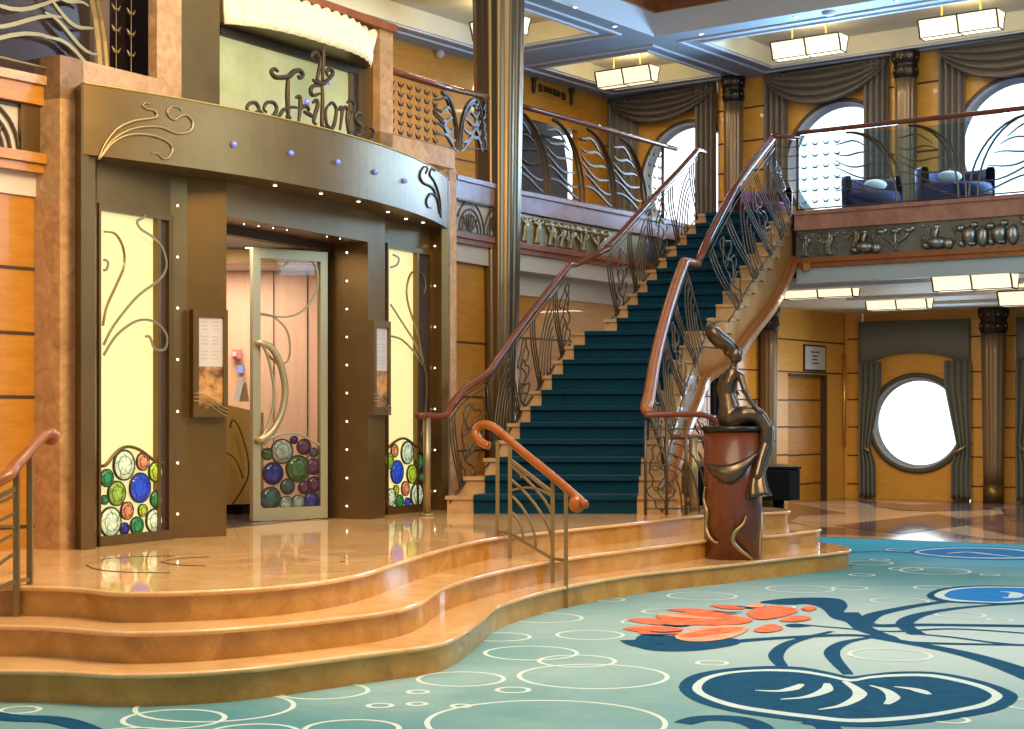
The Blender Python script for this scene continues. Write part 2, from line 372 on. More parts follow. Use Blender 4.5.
# ---------------------------------------------------------------- carpet pattern (flat inlays, read off the floor plane)
pat = MB()
def flat(pts, z, mi, n=5):
    q = [G(x, y) for x, y in pts]; q = spl(q, n, True)
    pat.add([Vector((p.x, p.y, z)) for p in q], [list(range(len(q)))], mi)
zc_n = [0]
def stroke(pts, wd, z, mi, n=8, world=False):
    zc_n[0] += 1; z = z + .00004 * zc_n[0]
    q = [Vector(p) for p in pts] if world else [G(x, y) for x, y in pts]
    q = spl(q, n); L = len(q)
    ws = wd if isinstance(wd, (list, tuple)) else [wd, wd]
    a = []; b = []
    for i, p in enumerate(q):
        t = (q[min(i + 1, L - 1)] - q[max(i - 1, 0)]).normalized(); nn = Vector((-t.y, t.x, 0))
        f = i / (L - 1) * (len(ws) - 1); k0 = min(int(f), len(ws) - 2); wv = ws[k0] + (ws[k0 + 1] - ws[k0]) * (f - k0)
        a.append(Vector((p.x, p.y, z)) + nn * wv / 2); b.append(Vector((p.x, p.y, z)) - nn * wv / 2)
    pat.add(a + b, [[i, i + 1, L + i + 1, L + i] for i in range(L - 1)], mi)
def ring(px, py, rx, z=.001, wd=.027, mi=0):
    c = G(px, py); r = rx / F * c.y
    q = [c + Vector((r * math.cos(a * math.pi / 24), r * math.sin(a * math.pi / 24), 0)) for a in range(49)]
    L = 49; a = []; b = []
    for i, p in enumerate(q):
        d = (p - c).normalized(); a.append(Vector((*(p + d * wd / 2).xy, z))); b.append(Vector((*(p - d * wd / 2).xy, z)))
    pat.add(a + b, [[i, i + 1, L + i + 1, L + i] for i in range(L - 1)], mi)
# mats: 0 pale line, 1 navy, 2 azure, 3 cream, 4 coral, 5 peach
for i, r_ in enumerate([(546, 722, 119), (593, 676, 74), (531, 653, 46), (577, 661, 38), (461, 679, 43), (513, 690, 16), (418, 692, 10), (417, 704, 9), (461, 706, 9),
           (174, 719, 50), (20, 710, 19), (322, 691, 46), (352, 729, 47), (253, 733, 45), (215, 707, 78), (590, 635, 33), (500, 637, 30), (545, 618, 37),
           (712, 663, 15), (702, 596, 34), (655, 645, 12), (745, 676, 30), (640, 622, 18), (800, 589, 33), (772, 607, 22), (870, 563, 22), (906, 569, 16), (850, 588, 17),
           (935, 571, 34), (900, 601, 28), (960, 615, 24), (1000, 620, 12), (890, 655, 40), (935, 588, 20), (1010, 590, 20), (985, 556, 25), (905, 550, 18), (862, 575, 12),
           (820, 600, 10), (1035, 705, 30), (950, 720, 18), (880, 560, 9), (990, 575, 9), (380, 706, 12), (130, 736, 40), (610, 600, 14), (665, 612, 22)]):
    ring(*r_, z=.0010 + .00003 * i)
def c3(x, y): return (600 + x / 2.415, 500 + y / 2.415)
def c8(x, y): return (764 + x / 3.938, 544 + y / 3.938)
big = [(190, 452), (222, 424), (300, 409), (400, 402), (490, 405), (560, 418), (604, 427), (650, 422), (710, 416), (800, 416), (880, 428), (950, 446), (1000, 466), (1008, 482), (975, 505), (900, 522), (800, 537), (700, 547), (600, 548), (510, 538), (420, 527), (310, 510), (225, 484)]
rng2 = [(222, 455), (250, 430), (310, 416), (400, 410), (480, 412), (550, 423), (604, 434), (650, 427), (710, 422), (800, 422), (870, 434), (930, 450), (966, 468), (970, 480), (935, 499), (880, 511), (790, 526), (690, 536), (600, 538), (510, 529), (420, 518), (320, 502), (250, 478)]
inn = [(245, 455), (265, 434), (320, 420), (400, 415), (480, 418), (550, 429), (604, 440), (650, 433), (710, 428), (790, 428), (860, 440), (915, 455), (945, 471), (940, 482), (915, 494), (860, 506), (780, 519), (690, 527), (600, 530), (520, 522), (430, 511), (335, 496), (265, 474)]
flat([c3(*p) for p in big], .0030, 1, 3); flat([c3(*p) for p in rng2], .0036, 3, 3); flat([c3(*p) for p in inn], .0042, 1, 3)
for s_ in ([(375, 462), (430, 464), (465, 458), (488, 447)], [(436, 484), (500, 478), (545, 462), (548, 445)], [(528, 509), (590, 497), (628, 470), (590, 440)], [(652, 450), (690, 462), (708, 480), (692, 496)], [(710, 453), (760, 460), (795, 472)]):
    stroke([c3(*p) for p in s_], [.015, .05, .075, .03], .0062, 3)
# far lily pads
for z_, mi, pts in ((.0030, 1, [(640, 205), (690, 178), (800, 166), (920, 165), (1060, 168), (1160, 180), (1180, 205), (1100, 228), (960, 240), (850, 236), (700, 228)]),
                    (.0036, 3, [(670, 204), (715, 182), (810, 171), (920, 169), (1060, 172), (1140, 184), (1150, 205), (1080, 222), (950, 233), (850, 231), (730, 224)]),
                    (.0042, 2, [(710, 204), (745, 184), (820, 175), (920, 173), (1040, 176), (1120, 188), (1120, 205), (1060, 217), (940, 229), (850, 227), (750, 219)])):
    flat([c8(*p) for p in pts], z_, mi, 4)
stroke([c8(930, 190), c8(990, 196), c8(985, 212), c8(940, 214)], [.02, .12, .04], .0062, 3)
for z_, mi, pts in ((.0030, 2, [(570, 34), (640, 16), (780, 11), (940, 14), (1060, 26), (1120, 44), (1040, 62), (860, 62), (680, 52)]),
                    (.0036, 3, [(592, 34), (650, 20), (780, 15), (940, 18), (1040, 28), (1090, 43), (1030, 57), (860, 58), (690, 50)]),
                    (.0042, 2, [(610, 34), (660, 23), (780, 18), (930, 21), (1020, 30), (1060, 42), (1010, 53), (860, 54), (700, 47)])):
    flat([c8(*p) for p in pts], z_, mi, 4)
stroke([c8(720, 40), c8(800, 34), c8(900, 44), c8(980, 52)], [.03, .10, .03], .0062, 3)
stroke([c8(330, 34), c8(450, 30), c8(570, 34)], .10, .0026, 2)
# stems
stroke([c3(90, 338), c3(130, 352), c3(240, 350), c3(400, 336), c3(600, 327), c3(700, 338), c3(850, 365), c3(960, 395), c3(1080, 440)], [.24, .26, .12, .10, .10, .13, .16, .21], .0022, 1)
flat([c3(*p) for p in [(82, 345), (100, 326), (160, 322), (260, 330), (330, 336), (330, 350), (240, 364), (150, 366), (95, 358)]], .0023, 1)
flat([c3(*p) for p in [(385, 248), (440, 239), (520, 236), (580, 240), (598, 256), (590, 275), (640, 292), (660, 300), (600, 294), (560, 285), (535, 262), (500, 252), (450, 254)]], .0023, 1)
stroke([c3(585, 272), c3(650, 302), c3(800, 302), c3(1100, 306)], [.24, .16, .13, .13], .0022, 1)
stroke([c3(620, 296), c3(640, 312), c3(690, 330), c3(760, 345), c3(1100, 352)], [.14, .14, .10, .06], .0022, 1)
stroke([c3(635, 296), c3(665, 277), c3(730, 262), c3(800, 250), c3(860, 244)], [.15, .11, .09], .0022, 1)
stroke([c3(770, 326), c3(735, 302), c3(760, 282), c3(820, 268), c3(900, 258), c3(990, 252)], [.11, .13, .09, .05], .0022, 1)
stroke([c3(450, 303), c3(500, 303), c3(560, 308), c3(700, 318), c3(860, 312), c3(1100, 328)], [.05, .04, .06, .05], .0021, 1)
flat([c3(*p) for p in [(448, 302), (475, 299), (512, 304), (480, 308), (455, 307)]], .0024, 1)
stroke([c3(740, 322), c3(850, 332), c3(960, 346), c3(1100, 356)], .05, .0021, 1)
stroke([c3(560, 318), c3(460, 345), c3(425, 375), c3(440, 402)], [.04, .085, .095, .07], .0022, 1)
stroke([c3(660, 332), c3(590, 345), c3(560, 372), c3(600, 422)], [.04, .085, .10, .06], .0022, 1)
stroke([c3(200, 540), c3(250, 528), c3(330, 530), c3(385, 548), c3(400, 575)], [.10, .14, .10], .0022, 1)
stroke([c3(500, 536), c3(545, 545), c3(560, 570)], .12, .0022, 1)
# second flower's navy stroke, left foreground
stroke([(-20, 712), (10, 718), (60, 721), (100, 734)], [.12, .16, .10], .0022, 1)
# coral lotus petals
pn_ = [0]
def pet(pts, z, mi):
    pn_[0] += 1; z += .0012 + .00012 * pn_[0]
    flat([c3(*p) for p in pts], z, mi, 4)
pet([(55, 312), (110, 306), (200, 312), (170, 322), (100, 320)], .0040, 4)
pet([(68, 290), (130, 288), (230, 298), (200, 306), (110, 300)], .0041, 4)
pet([(90, 322), (150, 318), (210, 324), (160, 330)], .0041, 4)
pet([(135, 280), (200, 274), (300, 278), (370, 290), (330, 302), (220, 302), (160, 292)], .0042, 4)
pet([(160, 266), (230, 264), (300, 270), (330, 276), (250, 276)], .0043, 4)
pet([(265, 255), (320, 256), (350, 264), (300, 264)], .0043, 4)
pet([(182, 330), (220, 313), (290, 305), (355, 306), (348, 322), (300, 338), (240, 344), (195, 340)], .0046, 5)
pet([(190, 332), (235, 318), (300, 310), (345, 310), (330, 320), (280, 328), (225, 334)], .0047, 4)
pet([(135, 277), (165, 283), (230, 287), (300, 288), (240, 283), (180, 277)], .0044, 5)
pet([(355, 272), (410, 258), (465, 262), (476, 272), (430, 286), (380, 290)], .0046, 4)
pet([(370, 316), (410, 302), (440, 308), (436, 316), (400, 322)], .0046, 4)
pet([(432, 292), (470, 281), (505, 284), (508, 290), (470, 296)], .0046, 4)
pet([(485, 264), (505, 258), (524, 263), (505, 270)], .0046, 4)
pet([(350, 258), (385, 252), (400, 256), (375, 264)], .0046, 5)
for a_, b_, c_ in (((120, 320), (160, 322), (200, 318)), ((150, 303), (190, 306), (215, 304)), ((110, 327), (150, 328), (190, 326)), ((270, 270), (310, 274), (345, 272)), ((330, 258), (360, 262), (385, 262))):
    stroke([c3(*a_), c3(*b_), c3(*c_)], [.02, .06, .01], .0082, 1)
o = pat.build('floor', ['ringw', 'navy', 'azure', 'palec', 'petal', 'petal2']); struct(o)

# ---------------------------------------------------------------- stepped marble platform
k1, k2, k3 = .17, .34, .51
s1 = [G(*p, .17) for p in [(0, 669.7), (127, 673.5), (240, 668.4), (367, 653), (430, 645), (458, 636), (484, 617.7), (505, 603), (564, 586.5), (640, 573.5), (740, 563), (800, 556)]]
s2 = [G(*p, .34) for p in [(0, 625), (127, 631.6), (240, 627), (367, 614), (418, 603), (448, 585.6), (500, 570.7), (569, 557.5), (640, 548.3), (718, 538.5), (780, 534.5)]]
s3 = [G(*p, .51) for p in [(26.7, 586), (127, 592), (240, 588.5), (313, 582), (367, 572), (417, 556), (462, 543.8), (500, 536.6), (565, 529.5), (640, 521.8), (700, 515), (755, 513)]]
def close(s, xr, yr, r):
    # rounded right end, then back behind the entrance
    e_ = s[-1]; pts = [Vector((-6.2, s[0].y - .35, 0)), Vector((-4.6, s[0].y - .12, 0))] + [Vector((p.x, p.y, 0)) for p in s]
    pts += [Vector((xr - .25, yr - r * .95, 0)), Vector((xr - .03, yr - r * .55, 0)), Vector((xr, yr, 0)), Vector((xr - .12, yr + r * .6, 0)), Vector((xr - .5, yr + r, 0))]
    q = spl(pts, 8)
    q += [Vector((1.2, yr + r + .4, 0)), Vector((.9, 22.3, 0)), Vector((-8, 22.3, 0)), Vector((-8, s[0].y - .35, 0))]
    return q
plat = thing('marble_step_platform', (-1.5, 9.5, 0), 'long curving orange marble steps with polished platform in front of the restaurant entrance', 'steps')
outl = []
for s_, xr, yr, r_, z0, z1 in ((s1, 3.28, 15.75, .75, 0, .17), (s2, 3.05, 16.0, .62, .17, .34), (s3, 2.78, 16.15, .5, .34, .51)):
    q = close(s_, xr, yr, r_); L = len(q); m = MB()
    # riser set 2 cm back from the rounded nosing of the tread slab
    cen = Vector((-1.5, 15, 0)); qi = []
    for i, p in enumerate(q):
        t = (q[(i + 1) % L] - q[i - 1]); t.normalize() if t.length > 0 else None; qi.append(p + Vector((-t.y, t.x, 0)) * .022)
    m.add([Vector((p.x, p.y, z0)) for p in qi] + [Vector((p.x, p.y, z1 - .03)) for p in qi], [[i, (i + 1) % L, L + (i + 1) % L, L + i] for i in range(L)], 0, False)
    rows = []
    for off, z in ((.022, z1 - .03), (.004, z1 - .028), (0, z1 - .018), (.001, z1 - .008), (.012, z1)):
        rr_ = []
        for i, p in enumerate(q):
            t = (q[(i + 1) % L] - q[i - 1]); t.normalize() if t.length > 0 else None
            rr_.append(Vector((p.x, p.y, z)) + Vector((-t.y, t.x, 0)) * off)
        rows.append(rr_)
    m.grid(rows, 1, True, True)
    m.add(rows[-1], [list(range(L))], 1, False)
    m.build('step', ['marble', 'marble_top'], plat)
    outl.append(q)
# inlaid loop line on the platform top
m = MB()
for ip_, pts in enumerate(([(86, 565), (100, 560), (130, 557), (175, 556)], [(86, 565), (95, 569), (120, 572), (170, 573)], [(160, 562), (180, 558.5), (210, 557)], [(160, 562), (178, 565), (205, 566)], [(340, 559.5), (346, 558), (347, 561), (340, 562)])):
    m = MB(); q = spl([G(x, y, .51) for x, y in pts], 6); L = len(q)
    m.add([Vector((p.x, p.y - .018, .512)) for p in q] + [Vector((p.x, p.y + .018, .512)) for p in q], [[i, i + 1, L + i + 1, L + i] for i in range(L - 1)])
    m.build('inlay_line', 'bronze_dk', plat)

# ---------------------------------------------------------------- wall helpers
def panel_wall(name, pl, t0, t1, z0, z1, mats=('amber', 'groove'), rows=(), cols=(), th=.12, extra=None):
    m = MB(); m.pbox(pl, t0, t1, z0, z1, -th, 0, 0)
    for z in rows: m.pbox(pl, t0, t1, z - .012, z + .012, -.002, .004, 1)
    for t in cols: m.pbox(pl, t - .008, t + .008, z0, z1, -.002, .004, 1)
    if extra: extra(m)
    return struct(m.build(name, list(mats)))
def hole_wall(m, pl, t0, t1, z0, z1, tc_, zc, r, mi=0, th=.15, k=48):
    # rectangle with a round opening, extruded
    pa = []; pb = []
    for i in range(k):
        a = 2 * math.pi * i / k + math.pi / k; ca, sa = math.cos(a), math.sin(a)
        pa.append((tc_ + r * ca, zc + r * sa))
        sc_ = min((t1 - tc_) / ca if ca > 1e-6 else 1e9, (t0 - tc_) / ca if ca < -1e-6 else 1e9, (z1 - zc) / sa if sa > 1e-6 else 1e9, (z0 - zc) / sa if sa < -1e-6 else 1e9)
        pb.append((tc_ + sc_ * ca, zc + sc_ * sa))
    vs_ = [pl.at(t, z, 0) for t, z in pa] + [pl.at(t, z, 0) for t, z in pb] + [pl.at(t, z, -th) for t, z in pa]
    fs = [[i, (i + 1) % k, k + (i + 1) % k, k + i] for i in range(k)] + [[i, (i + 1) % k, 2 * k + (i + 1) % k, 2 * k + i] for i in range(k)]
    m.add(vs_, fs, mi)
    for tt, zz in ((t0, z0), (t1, z0), (t1, z1), (t0, z1)):     # fill the corners
        best = sorted(range(k), key=lambda i: (pb[i][0] - tt) ** 2 + (pb[i][1] - zz) ** 2)[:2]
        m.add([pl.at(tt, zz, 0)] + [pl.at(*pb[i], 0) for i in best], [[0, 1, 2]], mi)
M['rimdk'] = mat('dark_window_rim', (.10, .085, .07), .5); M['reveal'] = mat('pale_window_reveal', (.45, .55, .68), .3)
def porthole(name, pl, tc_, zc, r, rim, label=None):
    m = MB(); k = 48
    for r0, r1, o0, o1 in ((r, r + rim, -.02, .05),):
        rows = []
        for rr_, oo in ((r0 - .03, -.15), (r0, o0), (r0, o1), (r1, o1), (r1, -.01)):
            rows.append([pl.at(tc_ + rr_ * math.cos(2 * math.pi * i / k), zc + rr_ * math.sin(2 * math.pi * i / k), oo) for i in range(k)])
        m.grid(rows, 0, True, True)
    o = struct(m.build(name, 'rimdk'))
    m = MB(); m.grid([[pl.at(tc_ + rr_ * math.cos(2 * math.pi * i / k), zc + rr_ * math.sin(2 * math.pi * i / k), oo) for i in range(k)] for rr_, oo in ((r - .05, -.14), (r - .035, .0), (r - .005, .055), (r + .004, .056))], 0, True, True); m.build('reveal', 'reveal', o)
    m = MB(); q = [pl.at(tc_ + (r - .02) * math.cos(2 * math.pi * i / k), zc + (r - .02) * math.sin(2 * math.pi * i / k), -.12) for i in range(k)]
    q2 = [p - pl.n * .012 for p in q]
    m.hexa(q, q2); g = m.build('pane', 'glass', o)
    return o

# ---------------------------------------------------------------- far lower wall with porthole
FW = Pl(6.03, 27.8, 120, 1)   # heading to the right and towards us
FW.n = Vector((-.5, -.866, 0))
gz = [FW.z(870, y) for y in (339, 373, 399.5, 427, 455.5, 484)]
m = MB(); t0, t1 = FW.t(862), FW.t(971)
tc1 = FW.t(917.5); zc1 = FW.z(917.5, 423)
hole_wall(m, FW, t0, t1, 0, LZ, tc1, zc1, .80, 0)
m.pbox(FW, FW.t(848) - .05, t0, 0, LZ, -.12, .03); m.pbox(FW, t1, FW.t(1017), 0, LZ, -.12, .03)
for a_, b_ in ((FW.t(848), t0), (t1, FW.t(1017))):
    for z in gz: m.pbox(FW, a_, b_, z - .012, z + .012, .02, .035, 1)
m.pbox(FW, FW.t(1017), FW.t(1250), 0, LZ, -.12, 0)
struct(m.build('wall_far', ['amber_lt', 'groove']))
porthole('window_1', FW, tc1, zc1, .77, .09)
# brass strip and baseboard
m = MB(); m.pbox(FW, FW.t(848), FW.t(866), 0, .14, .03, .05); m.pbox(FW, t0 + .02, t1 - .02, 0, .22, 0, .02); struct(m.build('baseboard_far', 'amber_lt'))
# ---------------------------------------------------------------- lower side wall with doorway
SW = pl2((4.32, 25.9), (5.93, 28.1)); SW.n = Vector((SW.u.y, -SW.u.x, 0))
s_a, s_b = SW.t(788), SW.t(826); dz = SW.z(806, 374)
m = MB(); te = SW.t(848.5)
m.pbox(SW, -1.4, s_a, 0, LZ, -.12, 0); m.pbox(SW, s_b, te, 0, LZ, -.12, 0); m.pbox(SW, s_a, s_b, dz, LZ, -.12, 0)
for y in (342, 373): z = SW.z(820, y); m.pbox(SW, -1.4, te, z - .012, z + .012, -.002, .004, 1)
for y in (400, 427, 455, 484): z = SW.z(780, y); m.pbox(SW, -1.4, s_a, z - .012, z + .012, -.002, .004, 1)
m.pbox(SW, te - .12, te + .02, 0, LZ, -.1, .06)
struct(m.build('wall_side_lower', ['amber_lt', 'groove']))
m = MB(); m.pbox(SW, s_a, s_b, 0, dz, -.17, -.08)
for y in (400, 427, 455, 484): z = SW.z(806, y); m.pbox(SW, s_a, s_b, z - .012, z + .012, -.08, -.07, 1)
d_ = struct(m.build('door_1', ['amber', 'groove']))
m = MB(); m.pbox(SW, s_b - .05, s_b, 0, dz, -.08, .02); m.pbox(SW, s_a, s_b, dz - .04, dz, -.08, .02); m.build('door_jamb', 'groove', d_)
m = MB(); m.tube([SW.at(te - .28, .9, .05), SW.at(te - .28, 2.5, .05)], .03, 8); struct(m.build('trim_1', 'gold'))

# ---------------------------------------------------------------- balcony, right: front edge line
BR = Pl(3.73, 21.05, 125.5); BR.n = Vector((-BR.u.y, BR.u.x, 0))
if BR.n.y > 0: BR.n *= -1
BL = pl2((.07, 19.04), (2.5, 22.55)); BL.n = Vector((BL.u.y, -BL.u.x, 0))
BM = pl2((-.66, 17.75), (.07, 19.04)); BM.n = Vector((BM.u.y, -BM.u.x, 0))
tR = 6.6; tL = (Vector((2.5, 22.55, 0)) - BL.o).length; tM = (Vector((.07, 19.04, 0)) - BM.o).length
# slab of the upper deck
e1 = BR.at(tR, 0); e0 = BR.at(0, 0)
e0 = BR.at(0, 0, -.12); e1 = BR.at(tR, 0, -.12)
slab = [(BM.o.x - .1, BM.o.y + .06), (BL.o.x - .1, BL.o.y + .06), (2.45, 22.7), (e0.x - .05, e0.y), (e1.x, e1.y), (12, 22), (9.5, 27), (2, 31), (-3.2, 27), (-3.2, 18.5)]
struct(MB().prism(slab, 3.28, UZ - .02).build('floor', 'velvet'))
struct(MB().prism([(p[0] * 1.0, p[1]) for p in [(BM.o.x, BM.o.y + .1), (BL.o.x, BL.o.y + .1), (2.6, 22.7), (e0.x, e0.y + .05), (e1.x, e1.y + .05), (20, 14), (20, 36), (0, 36), (-3.2, 27), (-3.2, 18.5)]], LZ, LZ + .07).build('ceiling', 'cream'))

def fascia(name, pl, t0, t1, mats):
    # stone coping, relief bed, cornice, painted soffit band
    m = MB()
    m.pbox(pl, t0, t1, UZ - .05, UZ, -.25, .07, 0); m.pbox(pl, t0, t1, 3.87, UZ - .05, -.25, .04, 1)
    m.pbox(pl, t0, t1, 3.50, 3.87, -.25, -.02, 2)
    m.pbox(pl, t0, t1, 3.44, 3.50, -.25, .05, 3); m.pbox(pl, t0, t1, 3.38, 3.44, -.25, .02, 3)
    m.pbox(pl, t0, t1, LZ - .02, 3.38, -.25, -.03, 4)
    return struct(m.build(name, mats))
fascia('trim_2', BR, 0, tR, ['stone_r', 'stone_r', 'relief', 'cherry', 'soffit'])
fascia('trim_3', BL, 0, tL, ['stone_r', 'stone_r', 'relief', 'cherry', 'fascia'])
fascia('trim_4', BM, 0, tM, ['stone_r', 'stone_r', 'plaster', 'cherry', 'fascia'])
# lower ceiling beams and bands under the right balcony
m = MB()
for k_, (o0, o1, dz_) in enumerate(((-.75, -.35, .06), (-3.3, -3.0, .05), (-5.0, -4.6, .05))):
    m.pbox(BR, -.6, 9, LZ - dz_, LZ, o0, o1, 0)
struct(m.build('trim_5', 'white'))

# lower wall behind the stairs (under the left balcony), left of the column too
WB = Pl(BL.o.x, BL.o.y, 0); WB.u = BL.u; WB.n = BL.n; WB.o = BL.o - BL.n * .3 
panel_wall('wall_middle', WB, -1.6, tL + 1.2, 0, LZ, rows=(1.05, 1.72, 2.40), cols=())
m = MB(); m.pbox(WB, -1.6, tL + 1.0, 2.92, LZ, 0, .03); struct(m.build('trim_6', 'plaster'))
WM = Pl(0, 0, 0); WM.u = BM.u; WM.n = BM.n; WM.o = BM.o - BM.n * .1
panel_wall('wall_recess', WM, WM.t(452), WM.t(485), 0, LZ, rows=(1.05, 1.66, 2.28))
# dark curtained wall under the stairs
DW = pl2((2.2, 24.6), (4.33, 25.75))
DW.n = Vector((DW.u.y, -DW.u.x, 0))
panel_wall('wall_behind_stairs', DW, -.5, DW.t(757), 0, LZ, mats=('amber_lt', 'groove'), rows=(.55, 1.05, 1.55, 2.05, 2.6))

# ---------------------------------------------------------------- upper far wall with three portholes
UW = Pl(1.77, 27.9, 130); UW.n = Vector((-UW.u.y, UW.u.x, 0))
if UW.n.y > 0: UW.n *= -1
zU = 5.40
m = MB(); segs = [(614, 720, 690), (770, 890, 841), (943, 1100, 1017)]
for i, (a_, b_, c_) in enumerate(segs):
    hole_wall(m, UW, UW.t(a_), UW.t(b_), UZ - .1, CZ, UW.t(c_), zU, .94, 0)
    m2 = porthole('window_%d' % (i + 2), UW, UW.t(c_), zU, .93, .07)
for a_, b_ in ((720, 770), (890, 943)):
    m.pbox(UW, UW.t(a_), UW.t(b_), UZ - .1, CZ, -.12, .06)
    for y in (109, 142, 172, 200):
        z = UW.z(745, y) ; m.pbox(UW, UW.t(a_), UW.t(b_), z - .014, z + .014, .05, .068, 1)
struct(m.build('wall_far_upper', ['amber_lt', 'groove']))

# ---------------------------------------------------------------- upper side wall (amber) with wide opening
o_ = AB(-3.1, 3.55, 0); US = Pl(o_.x, o_.y, 0); US.u = -E2; US.n = E1.copy()
tq = [US.t(x) for x in (585, 520)]
hz = US.z(575, 118)
m = MB()
a0, a1 = US.t(578), US.t(480)
m.pbox(US, -.5, a0, UZ - .1, CZ, -.12, 0); m.pbox(US, a0, a1, 6.25, CZ, -.12, 0); m.pbox(US, a1, 12, UZ - .1, CZ, -.12, 0)
m.pbox(US, .4, .75, UZ - .1, CZ, 0, .06)
for y in (144,): m.pbox(US, -.5, a0, US.z(600, y) - .014, US.z(600, y) + .014, -.002, .006, 1)
m.pbox(US, a1, 12, 5.35, 5.375, -.002, .006, 1)
struct(m.build('wall_side_upper', ['amber', 'groove']))
# room beyond the opening: dark wall with bright porthole
UB = Pl(0, 0, 0); UB.u = -E2; UB.n = E1.copy(); UB.o = o_ - E1 * 3.0
m = MB(); hole_wall(m, UB, -3, 8, UZ - .1, CZ, UB.t(560), 5.0, .62, 0); struct(m.build('wall_inner_upper', 'dark'))
struct(MB().pbox(UB, -3, 8, UZ - .12, UZ - .02, 0, 3.0).build('floor', 'dark'))
porthole('window_5', UB, UB.t(560), 5.0, .60, .08)

# ---------------------------------------------------------------- ceiling with coffers and the atrium well
ab = [-16, -2.45, -.6, 0, .45, 8.5, 14]; bb = [-16, -5.5, -.77, 0, .72, 2.78, 6]
def inhole(a, b):
    if a > 0 and b < 0: return 'well'
    if -2.45 < a < -.6 and .72 < b < 2.78: return 'c1'
    if .45 < a < 8.5 and .72 < b < 2.78: return 'c2'
    if -2.45 < a < -.6 and -5.5 < b < -.77: return 'c0'
    return None
m = MB()
for i in range(len(ab) - 1):
    for j in range(len(bb) - 1):
        a0_, a1_, b0_, b1_ = ab[i], ab[i + 1], bb[j], bb[j + 1]; h = inhole((a0_ + a1_) / 2, (b0_ + b1_) / 2)
        if h == 'well' or (a1_ <= -2.4 and b1_ <= -5): continue
        if h:
            z2 = CZ + .28
            m.add([AB(a0_, b0_, z2), AB(a1_, b0_, z2), AB(a1_, b1_, z2), AB(a0_, b1_, z2)], [[0, 1, 2, 3]], 1)
            m.add([AB(a0_, b0_), AB(a1_, b0_), AB(a1_, b1_), AB(a0_, b1_), AB(a0_, b0_, z2), AB(a1_, b0_, z2), AB(a1_, b1_, z2), AB(a0_, b1_, z2)], [[0, 1, 5, 4], [1, 2, 6, 5], [2, 3, 7, 6], [3, 0, 4, 7]], 1)
        else:
            m.add([AB(a0_, b0_), AB(a1_, b0_), AB(a1_, b1_), AB(a0_, b1_)], [[0, 1, 2, 3]], 0)
# well sides
m.add([AB(0, 0), AB(0, -16), AB(0, -16, CZ + .36), AB(0, 0, CZ + .36), AB(14, 0), AB(14, 0, CZ + .36)], [[0, 1, 2, 3], [0, 4, 5, 3]], 2)
struct(m.build('ceiling', ['soffit', 'cream', 'white']))
# raised mouldings round the coffers
m = MB()
def frame(a0_, a1_, b0_, b1_, g, wd=.05, h=.025):
    for (x0, x1, y0, y1) in ((a0_ - g - wd, a1_ + g + wd, b0_ - g - wd, b0_ - g), (a0_ - g - wd, a1_ + g + wd, b1_ + g, b1_ + g + wd), (a0_ - g - wd, a0_ - g, b0_ - g, b1_ + g), (a1_ + g, a1_ + g + wd, b0_ - g, b1_ + g)):
        m.hexa([AB(x0, y0, CZ - h), AB(x1, y0, CZ - h), AB(x1, y1, CZ - h), AB(x0, y1, CZ - h)], [AB(x0, y0, CZ + .001), AB(x1, y0, CZ + .001), AB(x1, y1, CZ + .001), AB(x0, y1, CZ + .001)])
for q in ((-2.45, -.6, .72, 2.78), (.45, 8.5, .72, 2.78), (-2.45, -.6, -5.5, -.77)):
    frame(*q, .03); frame(*q, .28, .04)
struct(m.build('trim_7', 'white'))
# wooden crown of the well
m = MB()
for z0, z1, d in ((CZ + .34, CZ + .42, .05), (CZ + .42, CZ + .52, .14), (CZ + .52, CZ + .60, .24)):
    m.hexa([AB(-.1, .1, z0), AB(-.1, -16, z0), AB(d, -16, z0), AB(d, -d, z0)], [AB(-.1, .1, z1), AB(-.1, -16, z1), AB(d, -16, z1), AB(d, -d, z1)])
    m.hexa([AB(-.1, .1, z0), AB(d, -d, z0), AB(14, -d, z0), AB(14, .1, z0)], [AB(-.1, .1, z1), AB(d, -d, z1), AB(14, -d, z1), AB(14, .1, z1)])
struct(m.build('trim_8', 'cherry'))
m = MB(); z0, z1 = CZ + .60, CZ + .66
m.hexa([AB(0, 0, z0), AB(0, -16, z0), AB(1.6, -16, z0), AB(1.6, -1.6, z0)], [AB(0, 0, z1), AB(0, -16, z1), AB(1.6, -16, z1), AB(1.6, -1.6, z1)])
m.hexa([AB(0, 0, z0), AB(1.6, -1.6, z0), AB(14, -1.6, z0), AB(14, 0, z0)], [AB(0, 0, z1), AB(1.6, -1.6, z1), AB(14, -1.6, z1), AB(14, 0, z1)])
struct(m.build('ceiling', 'dark'))

# ---------------------------------------------------------------- entrance side: stone surround on the plane WA
WA = Pl(-3.21, 11.36, 32.0)
tA = lambda x: WA.t(x)
m = MB()
zl = WA.z(60, 54.6); zt = 4.98
m.pbox(WA, 0, tA(181.5), 3.72, zl, -.27, 0); m.pbox(WA, tA(181.5), tA(380), 3.72, 3.8, -.27, 0)                 # lintel behind the header
m.pbox(WA, 0, tA(83.5), PZ, zl, -.27, 0)                   # pier
m.pbox(WA, tA(157), tA(181.5), zl, CZ, -.09, 0)            # stone post
m.pbox(WA, tA(380), tA(393), 3.86, zt, -.2, 0)               # right stone post
m.pbox(WA, tA(380), tA(455), 3.86, zl + .02, -.2, 0)               # right lintel
_a, _b = P(449.5, 400, 16.12), P(456.5, 400, 16.22); m.prism([(_a.x, _a.y), (_b.x, _b.y), (_b.x - .05, _b.y + .3), (_a.x - .05, _a.y + .3)], PZ, 3.95)
m.pbox(WA, tA(290), tA(393), zt, zt + .07, -.5, .05, 1)     # cornice
